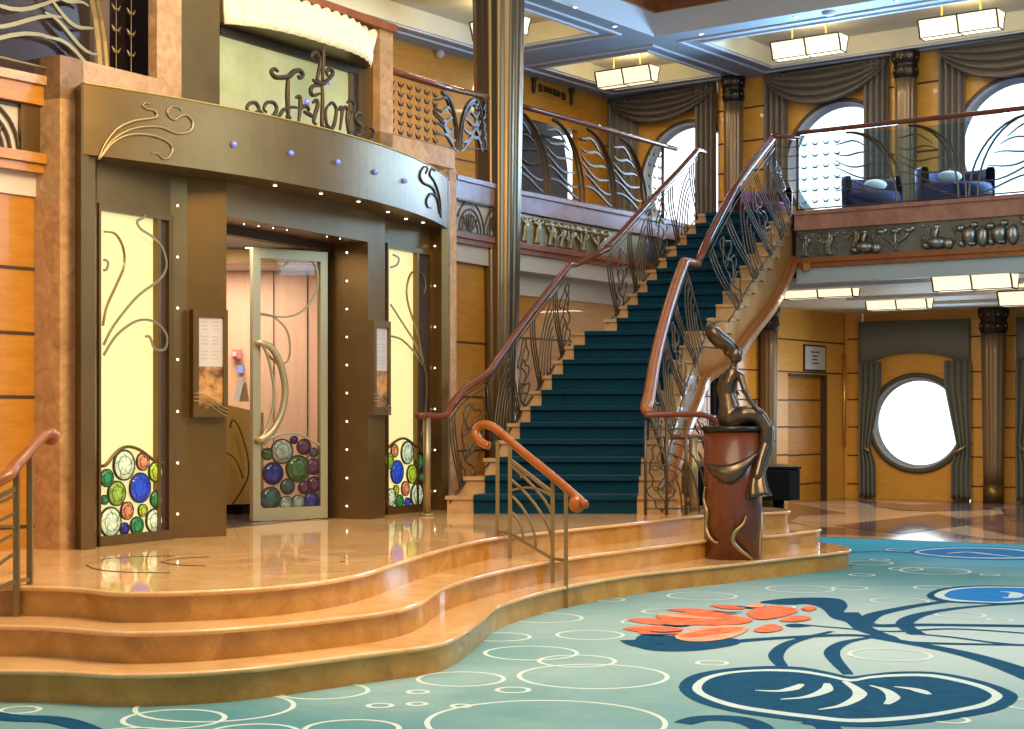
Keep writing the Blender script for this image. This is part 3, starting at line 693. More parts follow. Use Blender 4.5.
struct(m.build('wall_entrance', ['stone', 'cherry']))
m = MB(); m.pbox(WA, tA(181.5), tA(222.5), 3.8, CZ, -.35, -.03); m.pbox(WA, WA.t(357), tA(380), 3.8, zt, -.35, -.08); struct(m.build('trim_9', 'bronze'))
m = MB(); WS = Pl(0, 0, 32); WS.o = WA.o - WA.n * .10; m.pbox(WS, WS.t(218), WS.t(357), 3.8, 4.58, -.04, 0); wn = struct(m.build('window_6', 'lit2'))
m = MB(); m.pbox(WS, WS.t(352), WS.t(357), 3.8, 4.58, 0, .02); m.pbox(WS, WS.t(218), WS.t(357), 4.53, 4.60, 0, .03); m.build('window_frame', 'bronze_dk', wn)
m = MB(); m.pbox(WA, tA(222), tA(380), 4.60, 5.0, -.16, -.12); struct(m.build('wall_above_sign', 'bronze'))
# left wall (in front of the lower left), recess behind the pier
LW = Pl(-3.42, 11.52, 216); LW.n = Vector((.81, -.588, 0)).normalized()
rows = [LW.at(LW.t(18), 0).y]
zr = [EYE - (y - HY) / F * LW.hit(18, 300).y for y in (268, 333, 397, 527)]
panel_wall('wall_left', LW, -.1, 3.5, PZ, 3.06, rows=zr)
m = MB()
ly = LW.hit(18, 300).y
zz = lambda y: EYE - (y - HY) / F * ly
m.pbox(LW, -.05, 3.5, zz(195), zz(172), -.12, .02, 0)
m.pbox(LW, -.05, 3.5, zz(172), zz(161), -.12, .10, 1); m.pbox(LW, -.05, 3.5, zz(163), zz(153), -.12, .13, 1)
m.pbox(LW, -.05, 3.5, zz(156), zz(104), -.12, .02, 2)
m.pbox(LW, -.05, 3.5, zz(104), zz(83), -.12, .10, 1); m.pbox(LW, -.05, 3.5, zz(84), zz(75), -.3, .13, 3)
m.pbox(LW, -.05, .18, zz(156), zz(104), 0, .06, 4)
struct(m.build('trim_10', ['plaster', 'amber', 'plaster', 'stone', 'bronze']))
# dark glazed room above, left
m = MB(); q = Pl(-6.8, 11.0, 62); m.pbox(q, -3, 5.2, 3.6, 7.5, -.1, 0); struct(m.build('wall_upper_left', 'dark'))

# ================================================================ entrance portal
HA = Vector((-3.04, 11.35, 0)); HE = Vector((-.64, 15.97, 0)); HU = (HE - HA).normalized(); HN = Vector((HU.y, -HU.x, 0)); HL = (HE - HA).length
ZB, ZT = 3.32, 3.82
def arc(t, off=0, z=0):
    p = HA + HU * HL * t + HN * (4 * .485 * t * (1 - t) + off); return Vector((p.x, p.y, z))
def arcpx(px, py, off=0):
    k = (px - CX) / F; lo, hi = -.05, 1.1
    for _ in range(50):
        mid = (lo + hi) / 2; p = arc(mid, off)
        if p.x / p.y < k: lo = mid
        else: hi = mid
    p = arc((lo + hi) / 2, off); p.z = EYE - (py - HY) / F * p.y; return p
por = thing('entrance_portal', (-2, 13, PZ), 'brown bronze entrance portal with curved header, scroll ornament and small stud lights', 'doorway')
N_ = 40; m = MB(); rows = []
for off, z in ((-1, ZB), (0, ZB), (0, ZT), (-1, ZT)):
    rows.append([arc(i / N_, -min(.14, .015 + .5 * i / N_) if off else 0, z) for i in range(N_ + 1)])
rows.append(rows[0]); m.grid(rows, 0, False)
m.add([r[0] for r in rows[:4]], [[0, 1, 2, 3]]); m.add([r[-1] for r in rows[:4]], [[0, 1, 2, 3]])
hd = m.build('header', 'bronze', por)
m = MB(); rows = []
for off, z in ((-1, ZT), (.010, ZT), (.010, ZT + .01), (-1, ZT + .01)):
    rows.append([arc(i / N_, -min(.14, .015 + .5 * i / N_) if off < 0 else off, z) for i in range(N_ + 1)])
rows.append(rows[0]); m.grid(rows); m.build('header_edge', 'gold', hd)
# soffit slab
fr = [arc(i / N_, -min(.1, .012 + .4 * i / N_)) for i in range(N_ + 1)]; bk = [HA + HU * .45 - HN * .62, HE - HN * .62]; fr[0] = arc(0, -.01)
poly = [(p.x, p.y) for p in fr] + [(bk[1].x, bk[1].y), (bk[0].x, bk[0].y)]
MB().prism(poly, ZB + .001, ZB + .06).build('soffit', 'bronze', por)
# pillars with chamfered outer corner
def pil(pts, z0, z1): return MB().prism(pts, z0, z1)
LPc = [(-2.655, 12.34), (-2.53, 12.46), (-2.254, 12.63), (-2.60, 12.83), (-2.95, 12.62)]
RPc = [(-1.313, 14.59), (-1.18, 14.86), (-1.50, 15.10), (-1.65, 14.76)]
pil(LPc, PZ, ZB).build('pillar', 'bronze', por); pil(RPc, PZ, ZB).build('pillar', 'bronze', por)
# band above the doors, between pillars
MB().prism([(-2.27, 12.62), (-1.313, 14.59), (-1.65, 14.76), (-2.60, 12.80)], 3.04, ZB).build('lintel', 'bronze', por)
# outer jambs
MB().prism([(-3.05, 11.33), (-2.985, 11.46), (-3.03, 11.72), (-3.2, 11.6)], PZ, ZT).build('jamb', 'bronze', por)
MB().prism([(-.845, 16.0), (-.70, 15.93), (-.635, 15.97), (-.62, 16.2), (-.95, 16.4)], PZ, ZT - .01).build('jamb', 'bronze', por)
# scroll ornaments
def ornam(base, sc_, curves, parent, name, matn, r, off, fn=arcpx):
    m = MB()
    for c_ in curves:
        q = spl([Vector((base[0] + x / sc_, base[1] + y / sc_, 0)) for x, y in c_], 5)
        pts = [fn(p.x, p.y, off) for p in q]; L = len(pts)
        m.tube(pts, [r * (.55 + .45 * math.sin(math.pi * min(1, .15 + i / L))) for i in range(L)], 6)
    return m.build(name, matn, parent)
ornam((60, 60), 5.12, [[(195, 510), (230, 430), (290, 355), (370, 315), (460, 300), (495, 290), (485, 260), (445, 250), (425, 235), (435, 220), (460, 225)]], hd, 'scroll', 'bronze_lt', .011, .006)
ornam((60, 60), 5.12, [[(200, 510), (260, 420), (340, 365), (430, 342), (520, 345), (600, 375), (665, 365), (680, 320), (655, 285), (620, 285), (590, 305), (560, 290), (550, 260), (575, 238), (610, 245), (622, 260)]], hd, 'scroll', 'bronze_lt', .011, .006)
ornam((60, 60), 5.12, [[(205, 505), (270, 425), (350, 385), (450, 382), (540, 410), (575, 450), (560, 495), (530, 505), (500, 480), (470, 478)]], hd, 'scroll', 'bronze_lt', .011, .006)
for cc in ([(722, 500), (705, 420), (680, 350), (630, 320), (615, 280), (635, 240), (655, 245), (645, 275)], [(722, 500), (715, 400), (690, 320), (665, 280), (675, 250), (690, 262)], [(715, 480), (700, 400), (670, 378), (648, 410), (655, 445), (675, 450)]):
    ornam((300, 120), 5.12, [cc], hd, 'scroll', 'bronze_dk', .012, .006)
for x, y in ((234, 144.3), (291, 153), (338, 162), (376, 172), (405, 181)):
    m = MB(); m.ball(arcpx(x, y, .012), .024, 12, 8); m.build('gem_stud', 'gem', hd)
# downlights in the soffit (small recessed lamps)
for x, y in ((108, 166.5), (134.5, 171.5), (161, 176.5), (275, 185.5), (321, 193.5), (358.5, 201.5), (388, 212), (406, 219), (423, 222.5)):
    p = P(x, y, 1); d = (ZB - EYE) * F / (HY - y); p = P(x, y, d)
    MB().lathe((p.x, p.y, ZB), [(.0, -.004), (.015, -.004), (.015, .004)], 12).build('stud_light', 'bulb', por)
for x, y in ((244, 224), (258.5, 226), (273, 228), (287, 230), (327, 236.5), (340, 238.5)):
    d = (3.04 - EYE) * F / (HY - y); p = P(x, y, d)
    MB().lathe((p.x, p.y, 3.04), [(.0, -.004), (.006, -.004), (.006, .004)], 8).build('stud_light', 'bulb', por)
def studs(pl, px, ys, r=.0085):
    for y in ys:
        c = pl.hit(px, y, .003); MB().ball(c, r, 8, 6).build('stud_light', 'bulb', por)
pl_ = pl2(LPc[0], LPc[1]); studs(pl_, 177.5, (205.5, 257, 308, 359.5, 411.5, 463, 514))
pl_ = pl2(RPc[3], RPc[0]); pl_.n = Vector((pl_.u.y, -pl_.u.x, 0)); studs(pl_, 347, (252.5, 281, 309, 337, 365, 393, 421.5, 449.5, 478, 506))
pl_ = pl2((-.845, 16.0), (-.70, 15.93)); pl_.n = Vector((pl_.u.y, -pl_.u.x, 0)); studs(pl_, 435, (246, 286, 327, 368, 409, 450, 491))

# ---------------------------------------------------------------- backlit glass bays
for nm, c_, e_ in (('pale_green', (.62, .78, .55), (.62, .78, .50)), ('orange', (.75, .32, .16), (.70, .26, .10)), ('lime', (.45, .62, .05), (.48, .66, .04)), ('green', (.02, .30, .10), (.01, .22, .06)),
                   ('deep_blue', (.01, .06, .55), (.01, .09, .75)), ('leaf', (.28, .48, .06), (.28, .46, .04)), ('navy_g', (.01, .02, .25), (.01, .02, .25))):
    M['disc_' + nm] = mat('stained_glass_' + nm, tuple(v * .5 for v in c_), .15, emit=e_, es=.42, color2=tuple(min(1, v * 1.1 + .02) for v in c_), scale=14)
for nm, c_ in (('d_grey', (.16, .20, .17)), ('d_green', (.035, .08, .03)), ('d_plum', (.06, .02, .05)), ('d_blue', (.02, .02, .12)), ('d_teal', (.03, .06, .06))):
    M['disc_' + nm] = mat('stained_glass_' + nm, c_, .1, color2=tuple(v * 2.2 for v in c_), scale=18)
def disc(pl, px, py, ry, col, parent, off=.03, clip=None):
    c = pl.hit(px, py, off); r = ry / F * c.y; m = MB(); k = 24
    def cir(rr, o): return [c + pl.u * rr * math.cos(2 * math.pi * i / k) + Vector((0, 0, rr * math.sin(2 * math.pi * i / k))) + pl.n * o for i in range(k)]
    m.grid([cir(r * .08, .012), cir(r * .45, .010), cir(r * .94, .004), cir(r * .94, -.01)], 0, True, True)
    m.add(cir(r * .08, .012), [list(range(k))], 0)
    m.grid([cir(r * .93, -.01), cir(r * .93, .008), cir(r * 1.03, .008), cir(r * 1.03, -.01)], 1, True, True)
    for rr in (.62,): m.tube([p + pl.n * .012 for p in cir(r * rr, 0)], .0022, 4, 1)
    for a in range(10):       # pressed swirl ribs
        a0 = a * .628; m.tube([c + pl.u * r * q * math.cos(a0 + q * 1.3) + Vector((0, 0, r * q * math.sin(a0 + q * 1.3))) + pl.n * .010 for q in (.15, .4, .65, .9)], .0018, 4, 1 if a % 2 else 0)
    return m.build('glass_disc', ['disc_' + col, 'bronze_dk'], parent)
def bay(pl, xl, xr, xf, yt_, z1, label, discs, curves, cbase, arch, name='backlit_glass_panel'):
    c = pl.at((pl.t(xl) + pl.t(xf)) / 2, PZ)
    t = thing(name, c, label, 'glass panel')
    a, b, f = pl.t(xl), pl.t(xr), pl.t(xf)
    MB().pbox(pl, a - .03, f, PZ + .07, z1, -.03, 0).build('lit_panel', 'lit', t)
    m = MB(); m.pbox(pl, a - .05, f, PZ, PZ + .075, -.03, .05); m.pbox(pl, b, b + .035, PZ + .07, z1, 0, .05); m.pbox(pl, f - .05, f, PZ + .07, z1, -.03, .05)
    m.pbox(pl, b + .03, f - .04, PZ + .07, z1, .0, .02, 1)
    m.pbox(pl, a - .05, f, z1, z1 + .05, -.03, .05); m.pbox(pl, a - .05, a - .03, PZ, z1, -.03, .05); m.build('frame', ['bronze', 'dark'], t)
    MB().pbox(pl, a - .05, f, z1 + .05, ZB, -.03, .02).build('spandrel', 'bronze', t)
    q = spl([Vector((x, y, 0)) for x, y in arch], 6); MB().tube([pl.hit(p.x, p.y, .035) for p in q], .013, 6).build('wave_bar', 'bronze', t)
    for c_ in curves:
        q = spl([Vector((cbase[0] + x / 3.938, cbase[1] + y / 3.938, 0)) for x, y in c_], 5)
        MB().tube([pl.hit(p.x, p.y, .05) for p in q], .013, 4, flat=.45).build('scroll', 'bronze_lt', t)
    for d in discs: disc(pl, *d, t)
    return t
LBp = pl2((-3.03, 11.66), (-2.64, 12.38)); LBp.n = Vector((LBp.u.y, -LBp.u.x, 0))
z1 = LBp.z(125, 215)
bay(LBp, 99, 153, 168.5, 0, z1, 'tall backlit yellow glass panel with coloured glass discs, left of the restaurant door', [
    (120.9, 465.1, 15.2, 'pale_green'), (139.7, 461.6, 9, 'orange'), (152.4, 471.7, 9.8, 'lime'), (103.8, 478, 9, 'green'), (113.5, 493.3, 12.5, 'leaf'), (137, 487.7, 15, 'deep_blue'),
    (153.2, 499, 8.5, 'green'), (123.9, 510.6, 9, 'orange'), (139.7, 510.3, 6.5, 'lime'), (107.2, 521.8, 15, 'pale_green'), (121.4, 528.6, 6.3, 'navy_g'), (133.8, 525.6, 9.2, 'green'), (151.0, 520.5, 11.8, 'pale_green'), (101.5, 499.7, 5, 'green')],
    [[(385, 575), (400, 500), (440, 410), (468, 340), (465, 270), (435, 215), (390, 205)], [(388, 650), (430, 570), (520, 460), (605, 395), (635, 340), (620, 270), (580, 225), (535, 195), (520, 165), (545, 150), (553, 140)],
     [(388, 690), (440, 610), (520, 555), (590, 560), (635, 610), (630, 665), (590, 665), (570, 620), (552, 617)], [(388, 315), (405, 325), (400, 352), (388, 357)]], (0, 180),
    [(98.5, 466), (103, 464), (112, 453), (120, 447.5), (128, 447), (138, 451), (150, 460), (160, 463)])
RBp = pl2((-1.215, 15.25), (-.845, 15.98)); RBp.n = Vector((RBp.u.y, -RBp.u.x, 0))
z1 = RBp.z(400, 251)
bay(RBp, 386, 413, 428.5, 0, z1, 'tall backlit yellow glass panel with coloured discs, right of the restaurant door', [
    (391.9, 450.7, 6.6, 'orange'), (404.5, 452.7, 11.4, 'pale_green'), (416.5, 461.6, 7.3, 'green'), (386.5, 460.8, 8, 'leaf'), (394.4, 472, 11.8, 'deep_blue'), (409.1, 474, 9.4, 'lime'), (418.3, 477.3, 4.2, 'green'),
    (402.8, 488.5, 7.4, 'orange'), (393.4, 490, 5, 'lime'), (414.2, 494.8, 11.8, 'pale_green'), (396.9, 501.7, 7.2, 'green'), (405, 502.7, 5.3, 'deep_blue'), (388, 497.4, 9, 'pale_green')],
    [[(575, 490), (620, 560), (670, 640), (705, 725), (718, 800), (712, 920), (695, 1010)], [(705, 720), (680, 600), (645, 490), (640, 420), (660, 365), (700, 370), (712, 420), (705, 450)], [(575, 345), (600, 335), (608, 310), (585, 295)], [(575, 615), (620, 630), (670, 680), (700, 729)]], (240, 180),
    [(384, 449), (390, 443), (398, 438.5), (405, 440), (414, 448), (421, 454), (426, 455)])

# ---------------------------------------------------------------- open glass door leaf
DP = pl2((-2.30, 14.25), (-1.69, 14.72)); DP.n = Vector((DP.u.y, -DP.u.x, 0))
zt_ = DP.z(290, 250); a, b = DP.t(251.5), DP.t(326)
dr = thing('glass_entrance_door', DP.at((a + b) / 2, PZ), 'open glass door leaf with pale metal frame, curved pull handle and dark glass discs', 'door')
m = MB(); fw = .075
m.pbox(DP, a, a + fw, PZ + .01, zt_, -.03, .03); m.pbox(DP, b - fw, b, PZ + .01, zt_, -.03, .03); m.pbox(DP, a + fw, b - fw, zt_ - .09, zt_, -.03, .03); m.pbox(DP, a + fw, b - fw, PZ + .01, PZ + .12, -.03, .03)
m.build('frame', 'champagne', dr)
MB().pbox(DP, a + fw, b - fw, PZ + .12, zt_ - .09, -.006, .0).build('pane', 'glass', dr)
q = spl([Vector((x, y, 0)) for x, y in ((256, 343), (267, 348), (276, 364), (281, 390), (277, 414), (267, 432), (255, 441))], 6)
MB().tube([DP.hit(p.x, p.y, .075 if 0 < i < len(q) - 1 else .02) for i, p in enumerate(q)], .030, 8).build('pull_handle', 'champagne', dr)
q = spl([Vector((x, y, 0)) for x, y in ((256, 343), (261, 350), (266, 366), (270, 390), (268, 412), (262, 430), (255, 441))], 6)
MB().tube([DP.hit(p.x, p.y, .075 if 0 < i < len(q) - 1 else .02) for i, p in enumerate(q)], .014, 8).build('pull_handle', 'champagne', dr)
for c_ in ([(75, 525), (130, 540), (180, 590), (195, 660), (185, 710), (150, 729)], [(75, 530), (180, 540), (250, 510), (300, 430), (300, 350), (270, 305), (220, 300), (170, 340), (145, 330), (150, 300)], [(150, 729), (110, 690), (85, 640)]):
    q = spl([Vector((240 + x / 3.938, 180 + y / 3.938, 0)) for x, y in c_], 5)
    MB().tube([DP.hit(p.x, p.y, .012) for p in q], .012, 4, flat=.5).build('scroll', 'bronze_lt', dr)
q = spl([Vector((x, y, 0)) for x, y in ((261, 448), (268, 440), (281, 434), (297, 433.5), (310, 440), (322, 447))], 6)
MB().tube([DP.hit(p.x, p.y, .01) for p in q], .013, 6).build('wave_bar', 'champagne', dr)
for d in ((281.9, 451.4, 12.5, 'd_grey'), (294, 440, 4.2, 'd_blue'), (304, 446.9, 8, 'd_plum'), (313.6, 452.5, 5, 'd_teal'), (267.5, 454, 6.3, 'd_green'), (273, 473.5, 11.5, 'd_blue'), (297.9, 468.7, 13.5, 'd_green'), (313.5, 466.6, 8.5, 'd_plum'), (287.5, 486.5, 8, 'd_teal'),
          (270.5, 498.4, 11.5, 'd_teal'), (286.2, 503.4, 7.5, 'd_grey'), (298.4, 502.5, 7.8, 'd_grey'), (304.5, 487.5, 7, 'd_plum'), (314.2, 484.4, 8, 'd_plum'), (311.5, 501, 9, 'd_blue')):
    disc(DP, *d, dr, .0)
# door frame head and inner room
DF = pl2((-2.60, 12.83), (-1.65, 14.76)); DF.n = Vector((DF.u.y, -DF.u.x, 0)); Ld = (Vector((-1.65, 14.76, 0)) - DF.o).length
m = MB(); m.pbox(DF, 0, Ld, 2.97, 3.06, -.1, 0); m.pbox(DF, Ld - .045, Ld + .1, PZ, 3.0, -.12, .0); struct(m.build('trim_11', 'bronze_dk'))
room = [(-2.95, 12.7), (-1.70, 14.9), (-1.15, 15.4), (-.95, 16.6), (-1.1, 18.2), (-5.5, 18.2), (-5.5, 12.9)]
struct(MB().prism([(-2.66, 12.86), (-1.72, 14.86), (-1.25, 15.5), (-1.1, 16.6), (-1.2, 18), (-5.3, 18), (-5.3, 13)], PZ + .001, PZ + .004).build('floor', 'tile'))
struct(MB().prism(room, 3.04, 3.10).build('ceiling', 'white'))
m = MB(); m.prism([(-5.5, 17.6), (-1.0, 17.6), (-1.0, 17.8), (-5.5, 17.8)], PZ, 3.04)
for x in (-2.86, -2.62, -2.25, -1.9, -1.55): m.box((x - .004, 17.58, PZ), (x + .004, 17.6, 3.04), 1)
struct(m.build('wall_vestibule', ['peach', 'groove']))
struct(MB().prism([(-5.5, 12.9), (-5.3, 12.9), (-5.3, 17.6), (-5.5, 17.6)], PZ, 3.04).build('wall_vestibule_left', 'peach'))
struct(MB().prism([(-1.22, 15.5), (-1.1, 15.5), (-1.0, 17.6), (-1.12, 17.6)], PZ, 3.04).build('wall_vestibule_right', 'peach'))
struct(MB().box((-5.3, 15.1, 2.9), (-1.25, 15.4, 3.035)).build('trim_12', 'bronze'))
light('AREA', 'vestibule_ceiling_light', (-3.0, 16.5, 3.0), 60, (1, .80, .66), 1.2, target=(-3.0, 16.6, 0))
light('AREA', 'vestibule_front_light', (-2.7, 14.0, 3.0), 26, (1, .85, .7), .8, target=(-2.9, 14.2, 0))
if False:
    pass
m = MB(); p = P(249, 246.5, (3.04 - EYE) * F / (HY - 246.5)); m.lathe((p.x, p.y, 3.04), [(0, -.012), (.05, -.012), (.06, 0)], 14, 0); m.lathe((p.x, p.y, 3.04), [(0, -.016), (.035, -.016), (.035, -.01)], 12, 1)
tag(m.build('recessed_downlight', ['white', 'bulb']), 'round recessed downlight in the white ceiling just inside the restaurant door', 'ceiling light')
# host desk
pc = Vector((-2.93, 15.55, PZ)); t = thing('host_desk', pc, 'brown curved host desk with scroll inlay seen through the open restaurant door', 'desk')
m = MB(); poly = [(pc.x - .9, pc.y + .35), (pc.x - .9, pc.y - .25), (pc.x - .3, pc.y - .42), (pc.x + .15, pc.y - .38), (pc.x + .42, pc.y - .2), (pc.x + .5, pc.y + .1), (pc.x + .42, pc.y + .35)]
poly2 = spl([Vector((*p, 0)) for p in poly[1:]], 4)
pp = [poly[0]] + [(p.x, p.y) for p in poly2]
zc_ = P(235, 402, 15.4).z
lo = [(p[0], p[1], PZ + .1) for p in pp]; hi = [(p[0], p[1], zc_ - .32 * max(0, p[0] - pc.x) ** 1.6) for p in pp]
m.hexa(lo, hi); m.build('front_panel', 'desk', t)
m = MB(); m.prism([(pc.x + (p[0] - pc.x) * .94, pc.y + (p[1] - pc.y) * .94) for p in pp], PZ + .001, PZ + .1); m.build('plinth', 'black', t)
m = MB(); DQ = Pl(pc.x - 1, pc.y - .41, 90)
for c_ in ([(232, 505), (247, 480), (248, 458), (240, 430), (233, 420), (230, 428)], [(226, 452), (236, 460), (243, 478)]):
    q = spl([Vector((x, y, 0)) for x, y in c_], 5); m.tube([P(p.x, p.y, 15.12) for p in q], .008, 5)
m.build('scroll', 'bronze_dk', t)
def card(name, px0, py0, px1, py1, d, matn, label, cat, lean=0):
    a = P(px0, py1, d); b = P(px1, py0, d); m = MB()
    m.hexa([(a.x, d, a.z), (b.x, d, a.z), (b.x, d + .03, a.z), (a.x, d + .03, a.z)], [(a.x + lean, d + .04, b.z), (b.x + lean, d + .04, b.z), (b.x + lean, d + .07, b.z), (a.x + lean, d + .07, b.z)])
    return m
m = card('', 231.5, 349.5, 241, 358.5, 17.5, '', '', ''); p = P(234.5, 354, 17.49); m.box((p.x - .02, p.y - .012, p.z - .025), (p.x + .02, p.y, p.z + .025), 1)
tag(m.build('fire_call_point', ['red', 'paper']), 'small red fire call point on the peach panelled wall inside the door', 'alarm')
tag(card('', 237, 365, 243, 373, 17.5, '', '', '').build('wall_sign', 'blue'), 'small square blue sign under the red call point', 'sign')
tag(card('', 233, 377, 239, 401.0, 15.4, '', '', '', .05).build('menu_card', 'paper'), 'tall pale menu card leaning on top of the host desk', 'menu card')
m = MB(); a_ = P(239, 401.5, 15.45); m.hexa([(a_.x, 15.45, a_.z), (a_.x + .09, 15.45, a_.z), (a_.x + .09, 15.5, a_.z), (a_.x, 15.5, a_.z)], [(a_.x + .02, 15.47, a_.z + .19), (a_.x + .065, 15.47, a_.z + .19), (a_.x + .065, 15.49, a_.z + .19), (a_.x + .02, 15.49, a_.z + .19)])
tag(m.build('desk_lamp_base', 'bronze_lt'), 'brown tapered holder standing on the host desk right of the menu card', 'holder')

# ---------------------------------------------------------------- menu display cases on the pillars
def case(pl, x0, x1, y0a, y1a, label, side=False):
    c = pl.hit((x0 + x1) / 2, (y0a + y1a) / 2, 0); t = thing('menu_display_case', c, label, 'menu display')
    a, b = pl.t(x0), pl.t(x1); zt2, zb2 = pl.hit((x0 + x1) / 2, y0a).z, pl.hit((x0 + x1) / 2, y1a).z; w_ = b - a; h_ = zt2 - zb2
    m = MB(); fw = w_ * .16
    m.pbox(pl, a, b, zb2, zt2, 0.001, .05); m.pbox(pl, a, a + fw, zb2, zt2, .05, .075); m.pbox(pl, b - fw * .8, b, zb2, zt2, .05, .075); m.pbox(pl, a + fw, b - fw * .8, zt2 - fw * 1.3, zt2, .05, .075); m.pbox(pl, a + fw, b - fw * .8, zb2, zb2 + fw * 1.5, .05, .075)
    m.build('frame', 'bronze', t)
    zm = zb2 + h_ * .47
    m = MB(); m.pbox(pl, a + fw, b - fw * .8, zm, zt2 - fw * 1.3, .05, .055, 0)
    for r in range(11):
        if r in (3, 7): continue
        z = zt2 - h_ * (.12 + .034 * r)
        for c0, c1 in ((.12, .40), (.55, .85)):
            iw = w_ - fw * 1.8; m.pbox(pl, a + fw + iw * (c0 + .03 * (r % 3)), a + fw + iw * (c1 - .04 * (r % 2)), z, z + h_ * .008, .055, .057, 1)
    m.build('menu_page', ['paper', 'ink2'], t)
    MB().pbox(pl, a + fw, b - fw * .8, zb2 + fw * 1.5, zm, .05, .056).build('picture', 'art', t)
    for k_ in range(3):
        q = [pl.at(a + (b - a) * s_, zb2 + h_ * (.22 - .035 * k_ - .12 * s_ + .025 * math.sin(s_ * 5)), .078) for s_ in [i / 10 for i in range(11)]]
        MB().tube(q, .005, 5).build('wave_bar', 'bronze_lt', t)
    return t
q1 = pl2(LPc[1], LPc[2]); q1.n = Vector((q1.u.y, -q1.u.x, 0)); case(q1, 190, 224.5, 310, 417, 'framed menu in bronze case on the left pillar of the entrance')
q2 = pl2(RPc[0], RPc[1]); q2.n = Vector((q2.u.y, -q2.u.x, 0)); case(q2, 367, 384, 321, 415, 'framed menu in bronze case on the right pillar, seen at a steep angle')

# ---------------------------------------------------------------- wrought lettering above the header
sg = thing('wrought_metal_sign', arcpx(312, 124, -.07), "wrought dark metal sign reading Triton's with a tall trident in the middle, above the entrance", 'sign')
def S(curves, name, r=.017, parent=None, base=(220, 10), sc_=5.606):
    m = MB()
    for c_ in curves:
        q = spl([Vector((base[0] + x / sc_, base[1] + y / sc_, 0)) for x, y in c_], 5); L = len(q)
        m.tube([arcpx(p.x, p.y, -.07) for p in q], [r * (.6 + .5 * math.sin(math.pi * (i + .5) / L)) for i in range(L)], 6)
    return m.build(name, 'bronze_dk', parent or sg)
S([[(195, 575), (218, 560), (205, 525), (170, 522), (150, 550), (165, 572)], [(200, 528), (225, 565), (255, 595), (295, 595), (318, 555), (300, 520), (262, 520), (245, 555), (262, 572)], [(300, 600), (330, 595), (355, 560), (400, 545), (432, 548)]], 'flourish', .015)
S([[(382, 375), (378, 480), (383, 610)], [(372, 600), (395, 605)], [(325, 345), (305, 330), (288, 348), (308, 375), (350, 378), (385, 372), (415, 345), (445, 340), (465, 362), (448, 382), (438, 368)]], 'letter_T', .021)
S([[(425, 492), (440, 484), (450, 500), (448, 560), (440, 628)], [(447, 560), (470, 540), (490, 545), (500, 565)]], 'letter_r', .018)
S([[(520, 520), (540, 505), (548, 530), (535, 580), (525, 625), (540, 640)], [(470, 570), (500, 585), (520, 600)]], 'letter_i', .018)
S([[(572, 400), (575, 520), (572, 645), (592, 655)], [(582, 195), (578, 290), (575, 400)], [(530, 285), (512, 262), (530, 240), (550, 255), (562, 300), (545, 385), (560, 400)], [(585, 400), (612, 385), (632, 355), (618, 330), (598, 345), (604, 372)], [(520, 390), (545, 408), (580, 412), (612, 388)], [(565, 425), (525, 425), (508, 450), (520, 478), (560, 468)]], 'trident', .018)
S([[(605, 535), (592, 570), (598, 640), (622, 665), (640, 640), (652, 560), (630, 520), (608, 535)]], 'letter_o', .017)
S([[(665, 560), (680, 545), (684, 580), (672, 672)], [(684, 580), (700, 545), (715, 560), (712, 620), (722, 690), (735, 685)]], 'letter_n', .017)
S([[(712, 520), (730, 505), (748, 520), (752, 550), (738, 575)]], 'apostrophe', .014)
S([[(790, 590), (775, 575), (758, 590), (765, 625), (788, 650), (790, 685), (770, 702), (750, 690)]], 'letter_s', .018)
S([[(815, 672), (830, 655), (855, 668), (862, 700), (850, 725), (828, 728)]], 'flourish', .014)
m = MB(); m.ball(arcpx(220 + 487 / 5.606, 10 + 515 / 5.606, -.06), .026, 10, 8); m.build('gem_stud', 'gem', sg)
m = MB(); m.ball(arcpx(220 + 612 / 5.606, 10 + 412 / 5.606, -.06), .014, 10, 8); m.build('gem_stud', 'gem', sg)
m = MB(); m.tube([arc(i / 20, -.07, ZT + .017) for i in range(7, 19)], .010, 6); m.build('base_bar', 'bronze_dk', sg)

# ---------------------------------------------------------------- glowing scalloped shell awning
aw = thing('shell_glass_awning', WA.at((tA(222) + tA(380)) / 2, 4.53), 'long glowing cream fluted glass canopy above the wrought metal sign', 'lamp')
ta, tb = tA(225), tA(379); nfl = 15; pts_n = nfl * 6; zb_, zt3 = 4.60, 4.93
def awp(s_, v):       # s along 0..1, v up 0..1
    tb = tA(370 + 9 * v)
    bul = .30 * (1 - abs(2 * s_ - 1) ** 3.2) + .04
    fl = .018 * abs(math.sin(math.pi * s_ * nfl))
    out = bul * (.80 + .20 * math.sin(v * math.pi * .6)) - (.20 * v * v)
    zz_ = zb_ + (zt3 - zb_) * v + (.03 * abs(math.sin(math.pi * s_ * nfl)) if v >= .99 else 0)
    return WA.at(ta + (tb - ta) * s_, zz_, max(out, .02) + fl - .04)
m = MB(); m.grid([[awp(i / pts_n, v / 6) for i in range(pts_n + 1)] for v in range(7)]); m.build('glass_shell', 'awning', aw, thick=.012)
m = MB()
for k_ in range(nfl + 1):
    m.tube([awp(k_ / nfl, v / 6) + WA.n * .004 for v in range(7)], .005, 4)
m.build('rib', 'champagne', aw)
m = MB(); lo = [awp(i / pts_n, 0) for i in range(pts_n + 1)]; bk_ = [WA.at(tb, zb_, -.3), WA.at(ta, zb_, -.3)]
m.slab(lo + bk_, (0, 0, .02)); m.build('underside', 'bronze', aw)

